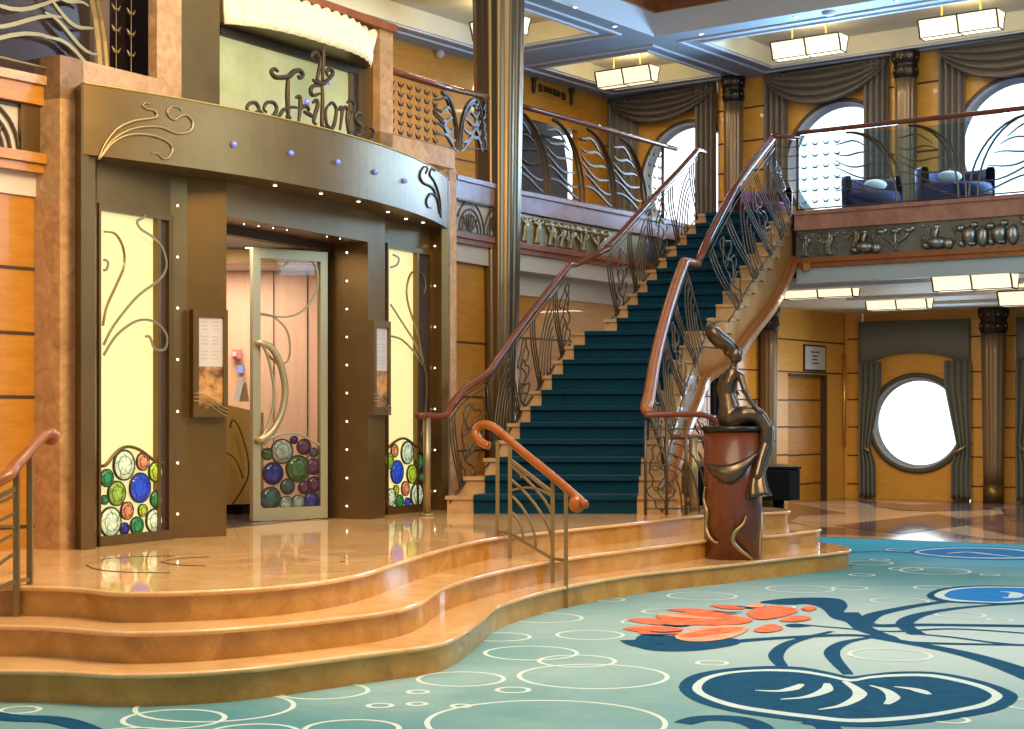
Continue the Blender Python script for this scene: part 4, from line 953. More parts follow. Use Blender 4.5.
# ================================================================ grand staircase
OLx = {1: 447, 2: 460, 3: 485, 4: 496, 5: 507, 6: 518, 7: 529, 8: 540, 9: 551, 10: 561, 11: 572, 12: 605, 13: 617, 14: 627, 15: 637, 16: 646.5, 17: 657, 18: 667, 19: 677, 20: 686, 21: 695, 22: 704}
Lx = {1: 473.5, 2: 485, 3: 499, 4: 509.5, 5: 520, 6: 530.5, 7: 541.5, 8: 552, 9: 563, 10: 574, 11: 585, 12: 617, 13: 628, 14: 638, 15: 647.5, 16: 657, 17: 667, 18: 677, 19: 687, 20: 696, 21: 706, 22: 715}
Rx = {1: 637, 2: 638.7, 3: 641, 4: 645, 5: 649, 6: 654, 7: 660, 8: 666, 9: 673, 10: 679, 11: 684, 12: 707, 13: 716, 14: 723, 15: 731, 16: 740, 17: 748, 18: 756, 19: 763, 20: 769, 21: 776, 22: 782}
Rx_o = {1: 678, 2: 661, 3: 663, 4: 667, 5: 671, 6: 676.4, 7: 681, 8: 685.7, 9: 692.7, 10: 698.6, 11: 702, 12: 726, 13: 735, 14: 742, 15: 750, 16: 758, 17: 766, 18: 774, 19: 780, 20: 785, 21: 790, 22: 795}
def lerp(tab, n):
    ks = sorted(tab); n = max(ks[0], min(ks[-1], n))
    for a, b in zip(ks, ks[1:]):
        if a <= n <= b: return tab[a] + (tab[b] - tab[a]) * (n - a) / (b - a)
DL = {1: 15.4, 11: 18.42, 12: 18.8, 16: 20.05, 21: 21.35, 22: 21.7}; DR = {1: 15.4, 11: 18.12, 12: 18.45, 16: 19.35, 21: 20.95, 22: 21.25}
def NZ(n): return PZ + RZ * n
def stp(n, side, f=0):     # nosing corner of step n: side 'OL','L','R','OR'
    if side in ('L', 'R'):
        A_, B_ = stp(n, 'OL'), stp(n, 'OR'); k = (lerp(Lx if side == 'L' else Rx, n) - CX) / F; v = B_ - A_
        return A_ + v * max(0, min(1, (k * A_.y - A_.x) / (v.x - k * v.y)))
    x = {'OL': lerp(OLx, n), 'L': lerp(Lx, n), 'R': lerp(Rx, n), 'OR': lerp(Rx_o, n)}[side]
    d = lerp(DL if side in ('OL', 'L') else DR, n); return Vector(((x - CX) / F * d, d, 0))
st = thing('grand_staircase', (0.4, 15.4, PZ), 'grand curving staircase with navy carpet runner between pale stone step ends', 'staircase')
und = MB(); run_rows = []
def dp(n): return lerp({1: .45, 3: .52, 11: .53, 13: .60, 17: .74, 21: .74, 22: .76}, n)
def drop(n): return max(PZ if n < 6 else 0, NZ(n) - dp(n))
for n in range(1, 22):
    a, b = stp(n, 'OL'), stp(n, 'OR'); c, d = stp(n + 1, 'OR'), stp(n + 1, 'OL')
    u = (b - a).normalized()
    a2, b2 = a - u * .02, b + u * .02; c2, d2 = c + (c - d).normalized() * .02, d - (c - d).normalized() * .02
    z = NZ(n); back = Vector((0, .03, 0)); m = MB()
    if n == 1: c2 = stp(2, 'OR') + Vector((.16, 0, 0)); d2 = stp(2, 'OL') - Vector((.05, 0, 0))
    q = [a2, b2, c2 + back, d2 + back]
    m.prism([(p.x, p.y) for p in q], z - .035, z, 0)
    q = [a + Vector((0, .025, 0)), b + Vector((0, .025, 0)), (c2 if n == 1 else c) + back, (d2 if n == 1 else d) + back]
    m.prism([(p.x, p.y) for p in q], z - RZ, z - .034, 0)
    m.build('step', 'step_stone', st)
    # sloping plaster body below the steps
    if n >= 1:
        zf, zb = NZ(n) - RZ, NZ(n + 1) - RZ
        ins = .03
        A, B, Cc, D = a + u * ins + Vector((0, .05, 0)), b - u * ins + Vector((0, .05, 0)), c - u * ins + Vector((0, .05, 0)), d + u * ins + Vector((0, .05, 0))
        und.hexa([(A.x, A.y, drop(n)), (B.x, B.y, drop(n)), (Cc.x, Cc.y, drop(n + 1)), (D.x, D.y, drop(n + 1))], [(p.x, p.y, NZ(n) - RZ) for p in (A, B, Cc, D)])
    if n <= 2:
        pass
    L1, R1, L2, R2 = stp(n, 'L'), stp(n, 'R'), stp(n + 1, 'L'), stp(n + 1, 'R')
    o_ = .012; nn_ = Vector((u.y, -u.x, 0)); fwd = nn_ * .032; out_ = nn_ * .0 + Vector((0, -.0, 0))
    z0 = NZ(n - 1) + o_ if n > 1 else PZ
    run_rows += [[L1 + Vector((0, .010, z0)), R1 + Vector((0, .010, z0))], [L1 + Vector((0, .010, z - .05)), R1 + Vector((0, .010, z - .05))], [L1 + fwd + Vector((0, 0, z - .035)), R1 + fwd + Vector((0, 0, z - .035))],
                 [L1 + fwd + Vector((0, .004, z + o_ * .6)), R1 + fwd + Vector((0, .004, z + o_ * .6))], [L1 + fwd + Vector((0, .016, z + o_)), R1 + fwd + Vector((0, .016, z + o_))]]
    if n == 21: run_rows += [[L2 + Vector((0, .6, z + o_)), R2 + Vector((0, .5, z + o_))]]
und.build('underside_body', 'plaster', st)
m = MB(); m.grid(run_rows, 0, False); m.build('carpet_runner', 'carpet_blue', st)
# moulding along the outer lower edge
def moul(side, off, nm='edge_moulding'):
    pts = []
    for k_ in range(9, 89):
        n = k_ / 4; p = stp(n, side); pts.append(Vector((p.x + off, p.y - .01, max(PZ + .03, NZ(n) - dp(n)))))
    if side == 'OR': pts += [Vector((3.66, 20.95, 3.38)), Vector((3.85, 20.9, 3.38))]
    MB().tube(spl(pts[::3], 3), .065, 4, up=(0, 0, 1)).build(nm, 'side_board', st)
    MB().tube([p + Vector((off * .6, -.02, .055)) for p in spl(pts[::3], 3)], .022, 4).build(nm, 'cherry', st)
moul('OR', .03)
moul('OL', -.03)
# amber side board on the upper flight
m = MB(); rows = []
for k_ in range(42, 89):
    n = k_ / 4; p = stp(n, 'OR'); u = (stp(n, 'OR') - stp(n, 'OL')).normalized(); p = p - u * .025
    rows.append([Vector((p.x, p.y, NZ(math.floor(n)) - RZ - .02)), Vector((p.x, p.y, NZ(n) - dp(n)))])
m.grid(rows, 0, False); m.build('side_board', 'side_board', st, thick=.02)

# ---------------------------------------------------------------- railing builder on a rising base line
class Base:
    def __init__(s, pts, top=None, H=1):
        s.top = Base(top) if top else None; s.H = H; s.p = [Vector(p) for p in pts]; s.l = [0]
        for a, b in zip(s.p, s.p[1:]): s.l.append(s.l[-1] + (b.xy - a.xy).length)
        s.L = s.l[-1]
    def at(s, t, h=0, off=0):
        t = max(0, min(s.L, t)); i = 0
        if s.top: return s.at0(t).lerp(s.top.at(t / s.L * s.top.L), h / s.H) 
        return s.at0(t, h, off)
    def at0(s, t, h=0, off=0):
        i = 0
        while i < len(s.l) - 2 and s.l[i + 1] < t: i += 1
        f = (t - s.l[i]) / max(1e-9, s.l[i + 1] - s.l[i]); a, b = s.p[i], s.p[i + 1]; q = a + (b - a) * f
        d = (b - a); d.z = 0; d.normalize(); nn = Vector((d.y, -d.x, 0))
        return q + Vector((0, 0, h)) + nn * off
def bars(m, B, t0, H, lean=.26, n=3, gap=.062, r=.009, h0=.02):
    for k in range(n):
        m.tube([B.at(t0 + k * gap + lean * (1 - u_) ** 1.6 * (1 - .1 * k) + .010 * math.sin(u_ * 6), h0 + (H - h0) * u_) for u_ in [i / 8 for i in range(9)]], r, 5)
def arcs(m, B, t0, t1, H, n=5, r=.009, h0=.02, mir=False):
    for k in range(n):
        f = (k + 1) / n; w_ = (t1 - t0) * f; hh = (H - .06) * (.35 + .65 * f)
        q = []
        for i in range(9):
            an = math.pi / 2 * i / 8; s_ = w_ * math.cos(an) if not mir else w_ * (1 - math.cos(an))
            q.append(B.at((t0 + s_) if not mir else (t1 - w_ + s_), h0 + hh * math.sin(an)))
        m.tube(q, r, 5)
def vine(m, B, t0, t1, H, r=.009, ph=0.):
    w_ = t1 - t0; c = (t0 + t1) / 2
    for lv in range(3):
        hc = H * (.25 + .25 * lv); rr_ = min(w_ * .5, H * .16)
        q = []
        for i in range(17):
            a = 2 * math.pi * i / 16; q.append(B.at(c + (rr_ * (1 + .35 * math.sin(3 * a + ph + lv))) * math.cos(a), hc + rr_ * .9 * (1 + .35 * math.sin(3 * a + ph + lv)) * math.sin(a)))
        m.tube(q, r, 5)
    m.tube([B.at(c + w_ * .18 * math.sin(i * 1.1 + ph), .02 + (H - .1) * i / 12) for i in range(13)], r, 5)
def stair_rail(name, B, H, label, pat_list, hr='handrail', group=None, lines=True, ends=None, loc=None, rad=.034):
    t = thing(name, loc or B.at(0), label, 'railing', group)
    K = max(12, int(B.L / .12)); top = [B.at(B.L * i / K, H) for i in range(K + 1)]
    if ends: top = [Vector(p) for p in ends[0]] + top + [Vector(p) for p in ends[1]]
    top = spl(top, 2)
    MB().tube(top, rad, 8, flat=1.25).build('handrail', hr, t)
    if lines:
        m = MB()
        for dh in (.07, .12): m.tube([B.at(B.L * i / K, H - dh) for i in range(K + 1)], .007, 5)
        m.build('sub_rail', 'rail_metal', t)
    m = MB(); m.tube([B.at(B.L * i / K, .05) for i in range(K + 1)], .010, 5); m.build('bottom_rail', 'rail_metal', t)
    tt = 0; Hh = H - .12
    for kind, w_ in pat_list:
        if tt + .05 > B.L: break
        e_ = min(tt + w_, B.L); m = MB()
        if kind == 'b': bars(m, B, tt, Hh)
        elif kind == 'a': arcs(m, B, tt, e_, Hh, mir=True)
        elif kind == 'A': arcs(m, B, tt, e_, Hh, mir=False)
        elif kind == 'v': vine(m, B, tt, e_, Hh, ph=tt)
        if m.v: m.build({'b': 'baluster_group', 'a': 'arc_panel', 'A': 'arc_panel', 'v': 'vine_panel'}[kind], 'rail_metal', t)
        tt += w_
    return t
PATT = [('b', .22), ('v', .42), ('b', .22), ('a', .46)] * 6
HR = .95
# left rail: lower flight, landing, upper flight
def nb(n, side, inset, dz=0):
    u = (stp(n, 'OR') - stp(n, 'OL')).normalized(); p = stp(n, side) + u * inset; return Vector((p.x, p.y, NZ(n) + dz))
lb = [nb(n, 'OL', .03, -.12) for n in (1, 2, 3, 4, 5, 6, 7, 8, 9, 10, 10.6)]
lb[0].z = PZ + .06
land = [Vector((*P(575, 250, 18.5).xy, lb[-1].z + .02)), Vector((*P(600, 250, 18.8).xy, lb[-1].z + .03))]
B1 = Base(lb)
nw = P(427, 415, 15.1)
stair_rail('stair_railing', B1, HR + .02, 'wooden-topped wrought railing on the left side of the lower stair flight', PATT,
           ends=([P(418, 415.5, 15.0), P(427, 415.5, 15.1), P(444, 416, 15.3)], [(land[0].x, land[0].y, land[0].z + HR), nb(12, 'OL', .03, -.10 + HR - .02)]), hr='handrail_dk')
m = MB(); m.tube([(nw.x, nw.y, PZ), (nw.x, nw.y, nw.z - .02)], .036, 12); m.lathe((nw.x, nw.y, PZ), [(.07, 0), (.07, .015), (.045, .03)], 16)
tn = m.build('newel_post', 'bronze_lt'); tag(tn, 'plain round bronze newel post carrying the lower end of the left stair rail', 'post')
ub = [nb(n, 'OL', .03, -.10) for n in (12, 13, 14, 15, 16, 17, 18, 19, 20, 21)]
B2 = Base(ub)
stair_rail('stair_railing', B2, HR, 'dark wrought railing on the left side of the upper stair flight', PATT, hr='handrail_dk', ends=([], [(ub[-1].x + .12, ub[-1].y + .25, ub[-1].z + HR + .01)]))
# right rail, lower flight with the big curved handrail
rb = []
for n, x in ((.6, 646), (2, 650), (3, 652.5), (4, 655.5), (5, 659), (6, 663), (7, 667), (8, 671.5), (9, 676), (10, 681), (10.7, 685)):
    d = lerp(DR, n); rb.append(Vector(((x - CX) / F * d, d, (NZ(n) - .12) if n > 1 else PZ + .06)))
tp3 = [p + Vector((0, 0, HR)) for p in rb]
rb2 = []
for i_, n in enumerate((1.4, 2, 3, 4, 5, 6, 7, 8, 9, 10, 10.7)):
    p_ = nb(n, 'OR', .05, -.06); rb2.append(Vector((p_.x, p_.y - (.1 if i_ == 0 else 0), p_.z if i_ else PZ + RZ)))
B3 = Base(rb2, tp3, HR)
pe = B3.at(0, HR)
stair_rail('stair_railing', B3, HR, 'bright polished orange wood handrail curving down the right side of the lower stairs', PATT, hr='handrail', rad=.05,
           ends=([Vector((pe.x + .02, pe.y - .12, pe.z - .03))], [(tp3[-1].x + .17, tp3[-1].y + .3, tp3[-1].z)]))
ub = [nb(n, 'OR', .04, -.10) for n in (12, 13, 14, 15, 16, 17, 18, 19, 20, 21)]
tp4 = []
for n in (12, 13, 14, 15, 16, 17, 18, 19, 20, 21):
    x_ = lerp({12: 706, 16: 733, 18: 748, 21: 772}, n); d_n = lerp(DR, n) + .05; tp4.append(Vector(((x_ - CX) / F * d_n, d_n, NZ(n) + .86 + .01 * (n - 12))))
B4 = Base(ub, tp4, HR)
stair_rail('stair_railing', B4, HR, 'dark red handrail with slanting metal bars on the right side of the upper stair flight', [('b', .2), ('v', .4), ('b', .2), ('a', .4)] * 6, hr='handrail_dk', rad=.042,
           ends=([tuple(tp3[-1] + Vector((.17, .3, .0)))], []))
# level end piece of the right rail: flat loop round the first step
pts = [P(644, 415, 15.25), P(668, 414.5, 15.25), P(700, 414.5, 15.3), P(712, 418, 15.35), P(717, 424, 15.4)]
t = thing('stair_end_railing', (pts[2].x, pts[2].y, PZ), 'low level railing with short red handrail joining the stair foot to the pedestal', 'railing')
MB().tube(spl(pts, 5), .03, 8, flat=1.3).build('handrail', 'handrail_dk', t)
bb_ = Base([Vector((p.x, p.y, PZ)) for p in pts[:4]])
for dh in (.82, .74): MB().tube([bb_.at(bb_.L * i / 10, dh) for i in range(11)], .008, 5).build('sub_rail', 'rail_metal', t)
MB().tube([bb_.at(bb_.L * i / 10, .06) for i in range(11)], .009, 5).build('sub_rail', 'rail_metal', t)
for s_ in (.02, .32, .60, .97): MB().tube([bb_.at(bb_.L * s_, 0), bb_.at(bb_.L * s_, .9)], .016, 8).build('post', 'rail_metal', t)
m = MB(); vine(m, bb_, .05, .28, .72, .009); m.build('vine_panel', 'rail_metal', t)
m = MB(); arcs(m, bb_, .28, .62, .72, 4, .009); m.build('arc_panel', 'rail_metal', t)
# second short rail just behind it
p0 = P(672, 437, 15.75); p1 = P(703, 437, 15.8)
t = thing('short_post_rail', (p0.x, p0.y, PZ), 'short stout bronze post with small dark red cap rail behind the statue pedestal', 'post')
MB().tube([(p1.x - .1, p0.y, PZ), (p1.x - .1, p0.y, p0.z)], .045, 12).build('post', 'bronze_lt', t)
MB().tube([p0, p1], .028, 8).build('cap_rail', 'handrail_dk', t)

# ---------------------------------------------------------------- balcony railings with wave ironwork and glass
def fan(m, B, t0, t1, H, r=.015, flip=False, strands=6):
    # tall leaning leaf with rippling strands behind it
    w_ = t1 - t0
    g = (lambda s_: t1 - w_ * s_) if flip else (lambda s_: t0 + w_ * s_)
    for o_ in (0, .12):
        q = [B.at(g(.98 - o_ - (.98 - o_ - .05) * (1 - math.cos(i / 10 * math.pi / 2)) ** 1.0), .03 + (H - .05) * math.sin(i / 10 * math.pi / 2)) for i in range(11)]
        m.tube(q, r * 1.5, 4)
    for k in range(strands):
        hh = H * (.10 + .13 * k); q = []
        for i in range(9):
            s_ = i / 8; q.append(B.at(g(-.12 + (1.02 - .09 * k) * s_), hh + H * .14 * (1 - s_) + .05 * math.sin(s_ * 5 + k)))
        m.tube(q, [r * (.5 + .9 * math.sin(math.pi * (i + .5) / 9)) for i in range(9)], 4)
def fish(m, B, t0, t1, H, r=.012):
    nx = max(2, int((t1 - t0) / .13)); 
    for i in range(nx):
        s_ = t0 + (t1 - t0) * (i + .5) / nx
        m.tube([B.at(s_, .03), B.at(s_, H - .03)], .003, 4)
        for k in range(6):
            h = H * (.12 + .15 * k); m.tube([B.at(s_ - .045, h + .035), B.at(s_ - .02, h), B.at(s_ + .02, h), B.at(s_ + .045, h + .035)], [r * .4, r, r, r * .3], 5)
def balcony(name, B, H, label, pats, glass='glass', gpos=-.06, metal='bronze_dk', hr='handrail_dk', fr=.015):
    t = thing(name, B.at(B.L / 2), label, 'railing')
    K = 10
    MB().tube([B.at(B.L * i / K, H) for i in range(K + 1)], .032, 8, flat=1.2).build('handrail', hr, t)
    MB().tube([B.at(B.L * i / K, .04) for i in range(K + 1)], .010, 5).build('bottom_rail', metal, t)
    tt = 0
    for kind, w_ in pats:
        e_ = min(tt + w_, B.L)
        if e_ - tt < .05 and kind != 'p' or e_ <= tt: break
        m = MB()
        if kind == 'f': fan(m, B, tt, e_, H - .04, fr)
        elif kind == 'F': fan(m, B, tt, e_, H - .04, fr, flip=True)
        elif kind == 'x': fish(m, B, tt, e_, H - .04)
        elif kind == 'p': m.tube([B.at(tt + .01, 0), B.at(tt + .01, H)], .018, 6)
        m.build({'f': 'wave_panel', 'F': 'wave_panel', 'x': 'crescent_panel', 'p': 'post'}[kind], metal, t)
        tt = e_
    if glass:
        m = MB(); a, b = B.at(0, .06, gpos), B.at(B.L, .06, gpos)
        m.hexa([a, b, B.at(B.L, .06, gpos - .012), B.at(0, .06, gpos - .012)], [a + Vector((0, 0, H - .14)), b + Vector((0, 0, H - .14)), B.at(B.L, H - .08, gpos - .012), B.at(0, H - .08, gpos - .012)]); m.build('glass_pane', glass, t)
    return t
bA = BR.at(-.02, UZ, -.08); bB = BR.at(tR, UZ, -.08)
balcony('balcony_railing', Base([bA, bB]), 1.05, 'balcony railing with thin wave ironwork and tinted glass above the right gallery', [('p', .03), ('x', .62), ('f', .85), ('f', .8), ('F', .9), ('x', .5), ('f', .8), ('F', .8)], 'glass_blue', metal='rail_metal', fr=.010)
lA = BL.at(.0, UZ, -.08); lB = BL.at(tL - .25, UZ, -.08)
balcony('balcony_railing', Base([lA, lB]), 1.05, 'balcony railing of tall dark leaf arches between the big column and the stair head', [('p', .03), ('f', .8), ('f', .8), ('f', .8), ('f', .8), ('x', .4), ('p', .02), ('p', .3)], None)
# small landing rail between stair head and left balcony
c1 = nb(21, 'OL', .03, 0); 
# upper landing rail right of the stair head
b5 = Base([Vector((c.x, c.y, UZ)) for c in (nb(21, 'OR', -.06), BR.at(-.02, 0, -.08))]) if False else None
p = Base([Vector((*tp4[-1].xy, UZ)), Vector((*BR.at(.02, 0, -.08).xy, UZ))])
t = thing('landing_railing', p.at(0), 'short level railing with horizontal bars at the stair head, left of the gallery railing', 'railing')
MB().tube([p.at(-.0, 1.0), p.at(p.L, .99)], .034, 8).build('handrail', 'handrail_dk', t)
for h in (.12, .28, .44, .60, .76, .88): MB().tube([p.at(p.L * i / 6, h - .03 * math.sin(math.pi * i / 6)) for i in range(7)], .007, 5).build('bar', 'rail_metal', t)
# middle section over the right of the entrance
q0 = WA.at(tA(396), 4.02, -.1); q1 = WA.at(tA(452), 4.02, -.1); 
B6 = Base([Vector((q0.x, q0.y, WA.z(425, 144))), Vector((q1.x, q1.y, WA.z(425, 144))), Vector((*P(487, 177, 18.1).xy, P(487, 97, 18.1).z - (P(440, 82, WA.hit(440, 82).y).z - WA.z(425, 144))))])
balcony('balcony_railing', B6, P(440, 82, WA.hit(440, 82).y).z - WA.z(425, 144), 'balcony railing with crescent rows and gold leaf arches beside the stone portal', [('x', .85), ('f', .85), ('F', 1.0), ('f', .5), ('f', .5)], None, metal='bronze_dk')
# left upper section above the stone lintel
q = Pl(WA.o.x, WA.o.y, 32); q0 = WA.at(-.9, zl - .12, -.14); q1 = WA.at(tA(152), zl - .12, -.14)
balcony('balcony_railing', Base([q0, q1]), 1.1, 'railing with crescent rows and crossing leaf arches above the left stone lintel', [('F', .95), ('f', .55), ('x', .6)], 'glass_dull', metal='bronze_lt')
m = MB(); m.pbox(WA, tA(137), tA(152), zl - .1, 5.6, -.5, -.45); struct(m.build('trim_13', 'fascia'))

# ---------------------------------------------------------------- near step handrails
def near_rail(pp, top, label, scroll=True, extra_arcs=True):
    t = thing('step_handrail', pp[0], label, 'railing')
    for i, (a, h) in enumerate(zip(pp, top)): MB().tube([a, (a.x, a.y, h)], .022, 4, up=(1, 0, 0)).build('post', 'rail_near', t)
    a, b = Vector((pp[1].x, pp[1].y, top[1] - .10)), Vector((pp[2].x, pp[2].y, top[2] - .10))
    MB().tube([a, b], .018, 4).build('sub_rail', 'rail_near', t)
    c, d = Vector((pp[1].x, pp[1].y, pp[1].z + .20)), Vector((pp[2].x, pp[2].y, pp[2].z + .19))
    MB().tube([c, d], .018, 4).build('bottom_rail', 'rail_near', t)
    MB().tube([Vector((pp[0].x, pp[0].y, c.z)), c], .015, 4).build('bottom_rail', 'rail_near', t)
    MB().tube([d, Vector((pp[3].x, pp[3].y, d.z))], .015, 4).build('bottom_rail', 'rail_near', t)
    def bl(u, v):   # u along, v up between bottom and sub rail
        lo = c.lerp(d, u); hi = a.lerp(b, u); return lo.lerp(hi, v)
    for k, (v0, u1, v1) in enumerate(((.30, .32, .02), (.52, .62, .02), (.74, .98, .22), (.93, 1.0, .62))):
        q = [bl(u1 * math.sin(i / 8 * math.pi / 2), v1 + (v0 - v1) * math.cos(i / 8 * math.pi / 2)) for i in range(9)]
        MB().tube(q, .011, 4).build('curved_bar', 'rail_near', t)
    q = [bl(s_ / 8, .58 + .36 * math.sin(s_ / 8 * math.pi / 2) ) for s_ in range(9)]; MB().tube(q, .011, 4).build('curved_bar', 'rail_near', t)
    MB().tube([bl(.25, .87), bl(.42, 1.0)], .010, 4).build('curved_bar', 'rail_near', t)
    return t
pp = [G(497.5, 535.5, PZ), G(510, 558.4, .34), G(552.6, 583, .17), G(566, 608, 0)]
def ht(p, px, py): return EYE - (py - HY) / F * p.y
t = near_rail(pp, [ht(pp[0], 0, 441), ht(pp[1], 0, 447), ht(pp[2], 0, 480), ht(pp[3], 0, 492)], 'small handrail with polished wooden top standing on the steps in front of the staircase')
tp = [P(489, 446, 12.7), P(479.5, 441, 12.75), P(475.5, 433, 12.8), P(480, 425.5, 12.8), P(489, 425, 12.75), P(500, 432, 12.7), P(524, 453, 12.55), P(550, 474, 12.35), P(572, 493, 12.15), P(581, 501, 12.1), P(585.5, 505, 12.05)]
MB().tube(spl(tp, 5), [.020, .024, .027, .03] + [.034] * 47 if False else .033, 8, flat=1.15).build('handrail', 'handrail', t)
m = MB(); m.lathe((0, 0, 0), [(.0, -.03), (.055, -.03), (.065, -.01), (.065, .01), (.055, .03), (0, .03)], 18)
ee = P(577, 504, 12.1); rot = Matrix.Rotation(math.radians(90), 3, 'X'); m.v = [tuple(ee + rot @ Vector(v)) for v in m.v]; m.build('scroll_end', 'handrail', t)
pq = [G(30, 584.5, PZ), G(16.6, 616.5, .34), None, None]
dv = Vector((-.44, -.42, 0)); pq[2] = Vector((*(pq[1] + dv).xy, .17)); pq[3] = Vector((*(pq[1] + dv * 1.3).xy, 0))
t = near_rail(pq, [ht(pq[0], 0, 455), ht(pq[1], 0, 470), ht(pq[1], 0, 470) - .26, ht(pq[1], 0, 470) - .36], 'handrail with wooden top rising from the steps beside the stone pier, at the left edge')
t0_ = ht(pq[0], 0, 455)
tp = [P(50, 434, 9.3), P(42, 437, 9.25), P(30, 450, 9.12), P(15, 466, 8.99), P(0, 480, 8.85), Vector((pq[2].x, pq[2].y, t0_ - .33)), Vector((pq[3].x - .1, pq[3].y - .1, t0_ - .46))]
MB().tube(spl(tp, 5), .034, 8, flat=1.15).build('handrail', 'handrail', t)
m = MB(); m.lathe((0, 0, 0), [(.0, -.03), (.045, -.03), (.055, 0), (.045, .03), (0, .03)], 16); ee = P(51, 437, 9.32); m.v = [tuple(ee + rot @ Vector(v)) for v in m.v]; m.build('scroll_end', 'cherry', t)

# ================================================================ columns
def fluted(c, z0, z1, r0, r1, k=48, fl=12, depth=.07):
    rows = []
    for i in range(9):
        s_ = i / 8; z = z0 + (z1 - z0) * s_; r = r0 + (r1 - r0) * s_
        rows.append([Vector((c[0] + r * (1 - depth + depth * abs(math.cos(fl * a / 2))) * math.cos(a), c[1] + r * (1 - depth + depth * abs(math.cos(fl * a / 2))) * math.sin(a), z)) for a in [2 * math.pi * j / (k * 2) for j in range(k * 2)]])
    m = MB(); m.grid(rows, 0, True, True); m.add(rows[0], [list(range(k * 2))]); m.add(rows[-1], [list(range(k * 2))]); return m
def column(name, c, z0, z1, r0, r1, caph, label, group=None, matn='colfar', base=.3):
    t = thing(name, (c[0], c[1], z0), label, 'column', group)
    fluted(c, z0 + base, z1 - caph, r0, r1).build('shaft', matn, t)
    if base: MB().lathe((c[0], c[1], z0), [(r0 * 1.02, 0), (r0 * 1.02, base)], 32).build('base', 'bronze', t)
    if caph:
        m = MB(); pr = []
        for i in range(17):
            s_ = i / 16; pr.append((r1 * (1.02 + .16 * abs(math.sin(s_ * math.pi * 2)) + .22 * s_ ** 3), z1 - caph + caph * s_))
        k = 40; rows = [[Vector((c[0] + r * (1 - .07 * abs(math.sin(5 * a))) * math.cos(a), c[1] + r * (1 - .07 * abs(math.sin(5 * a))) * math.sin(a), z)) for a in [2 * math.pi * j / k for j in range(k)]] for r, z in pr]
        m.grid(rows, 0, True, True); m.add(rows[-1], [list(range(k))]); m.add(rows[0], [list(range(k))])
        cp = m.build('capital', 'darkcap', t)
        m = MB()
        for j in range(10):
            for h in (.28, .72):
                a = 2 * math.pi * (j + .5) / 10 ; m.ball((c[0] + r1 * 1.17 * math.cos(a), c[1] + r1 * 1.17 * math.sin(a), z1 - caph + caph * h), r1 * .08, 8, 6)
        m.build('stud_ring', 'gold', cp)
    return t
c = P(495.5, 400, 18.75); c = P(495.5, 400, 18.62)
column('fluted_column', (P(498.5, 400, 18.72).x, 18.72), PZ, 8.2, .205, .34, 0, 'huge gleaming bronze fluted column left of the stairs, running up past the balcony', None, 'colmetal', 0)
def wallcol(pl, xa, xb, off, z0, z1, r0, r1, ch, label):
    p = pl.at(pl.t((xa + xb) / 2), 0, off); return column('fluted_column', (p.x, p.y), z0, z1, r0, r1, ch, label)
_c = P(993.5, 400, 26.3); column('fluted_column', (_c.x, _c.y), 0, LZ, .165, .205, .42, 'tapered bronze column on the ground floor, right of the round window')
_c = P(768.5, 400, 25.3); column('fluted_column', (_c.x, _c.y), 0, LZ, .13, .15, .42, 'tapered bronze column on the ground floor, left of the amber doorway')
cz = P(768.5, 400, 25.3); 
wallcol(UW, 731, 757, .32, UZ, UW.z(743, 81) , .15, .16, .40, 'fluted column with dark capital between the first and second upper windows')
wallcol(UW, 902, 929, .32, UZ, UW.z(915, 56), .16, .17, .40, 'fluted column with dark capital between the second and third upper windows')
for px_, py_ in ((744, 84), (915, 60)):
    light('POINT', 'column_uplight', UW.at(UW.t(px_), CZ - .12, .34), 14, (1, .78, .40), .05)

# ================================================================ curtains
def swag(pl, x0, x1, ytop0, ytop1, ybot, label, off=.12, matn='curtain', skew=0.):
    a, b = pl.t(x0), pl.t(x1); z0 = CZ - .02; zb = pl.z((x0 + x1) / 2, ybot)
    K, V = 48, 40; rows = []
    for v in range(V + 1):
        vv = v / V; row = []
        for i in range(K + 1):
            s_ = i / K; sg_ = 4 * s_ * (1 - s_)
            zz_ = z0 - (z0 - zb) * vv * (.10 + .90 * sg_ ** .85)
            zz_ -= skew * (s_ - .5) * vv
            dep = .07 * math.sin(vv * 9 * math.pi + 2.5 * (s_ - .5) ** 2) * (.35 + .65 * sg_) + .16 * vv * sg_
            row.append(pl.at(a + (b - a) * s_, zz_, off + dep))
        rows.append(row)
    t = thing('swag_curtain', pl.at((a + b) / 2, zb), label, 'curtain')
    m = MB(); m.grid(rows); m.build('swag', matn, t, thick=.01)
    return t
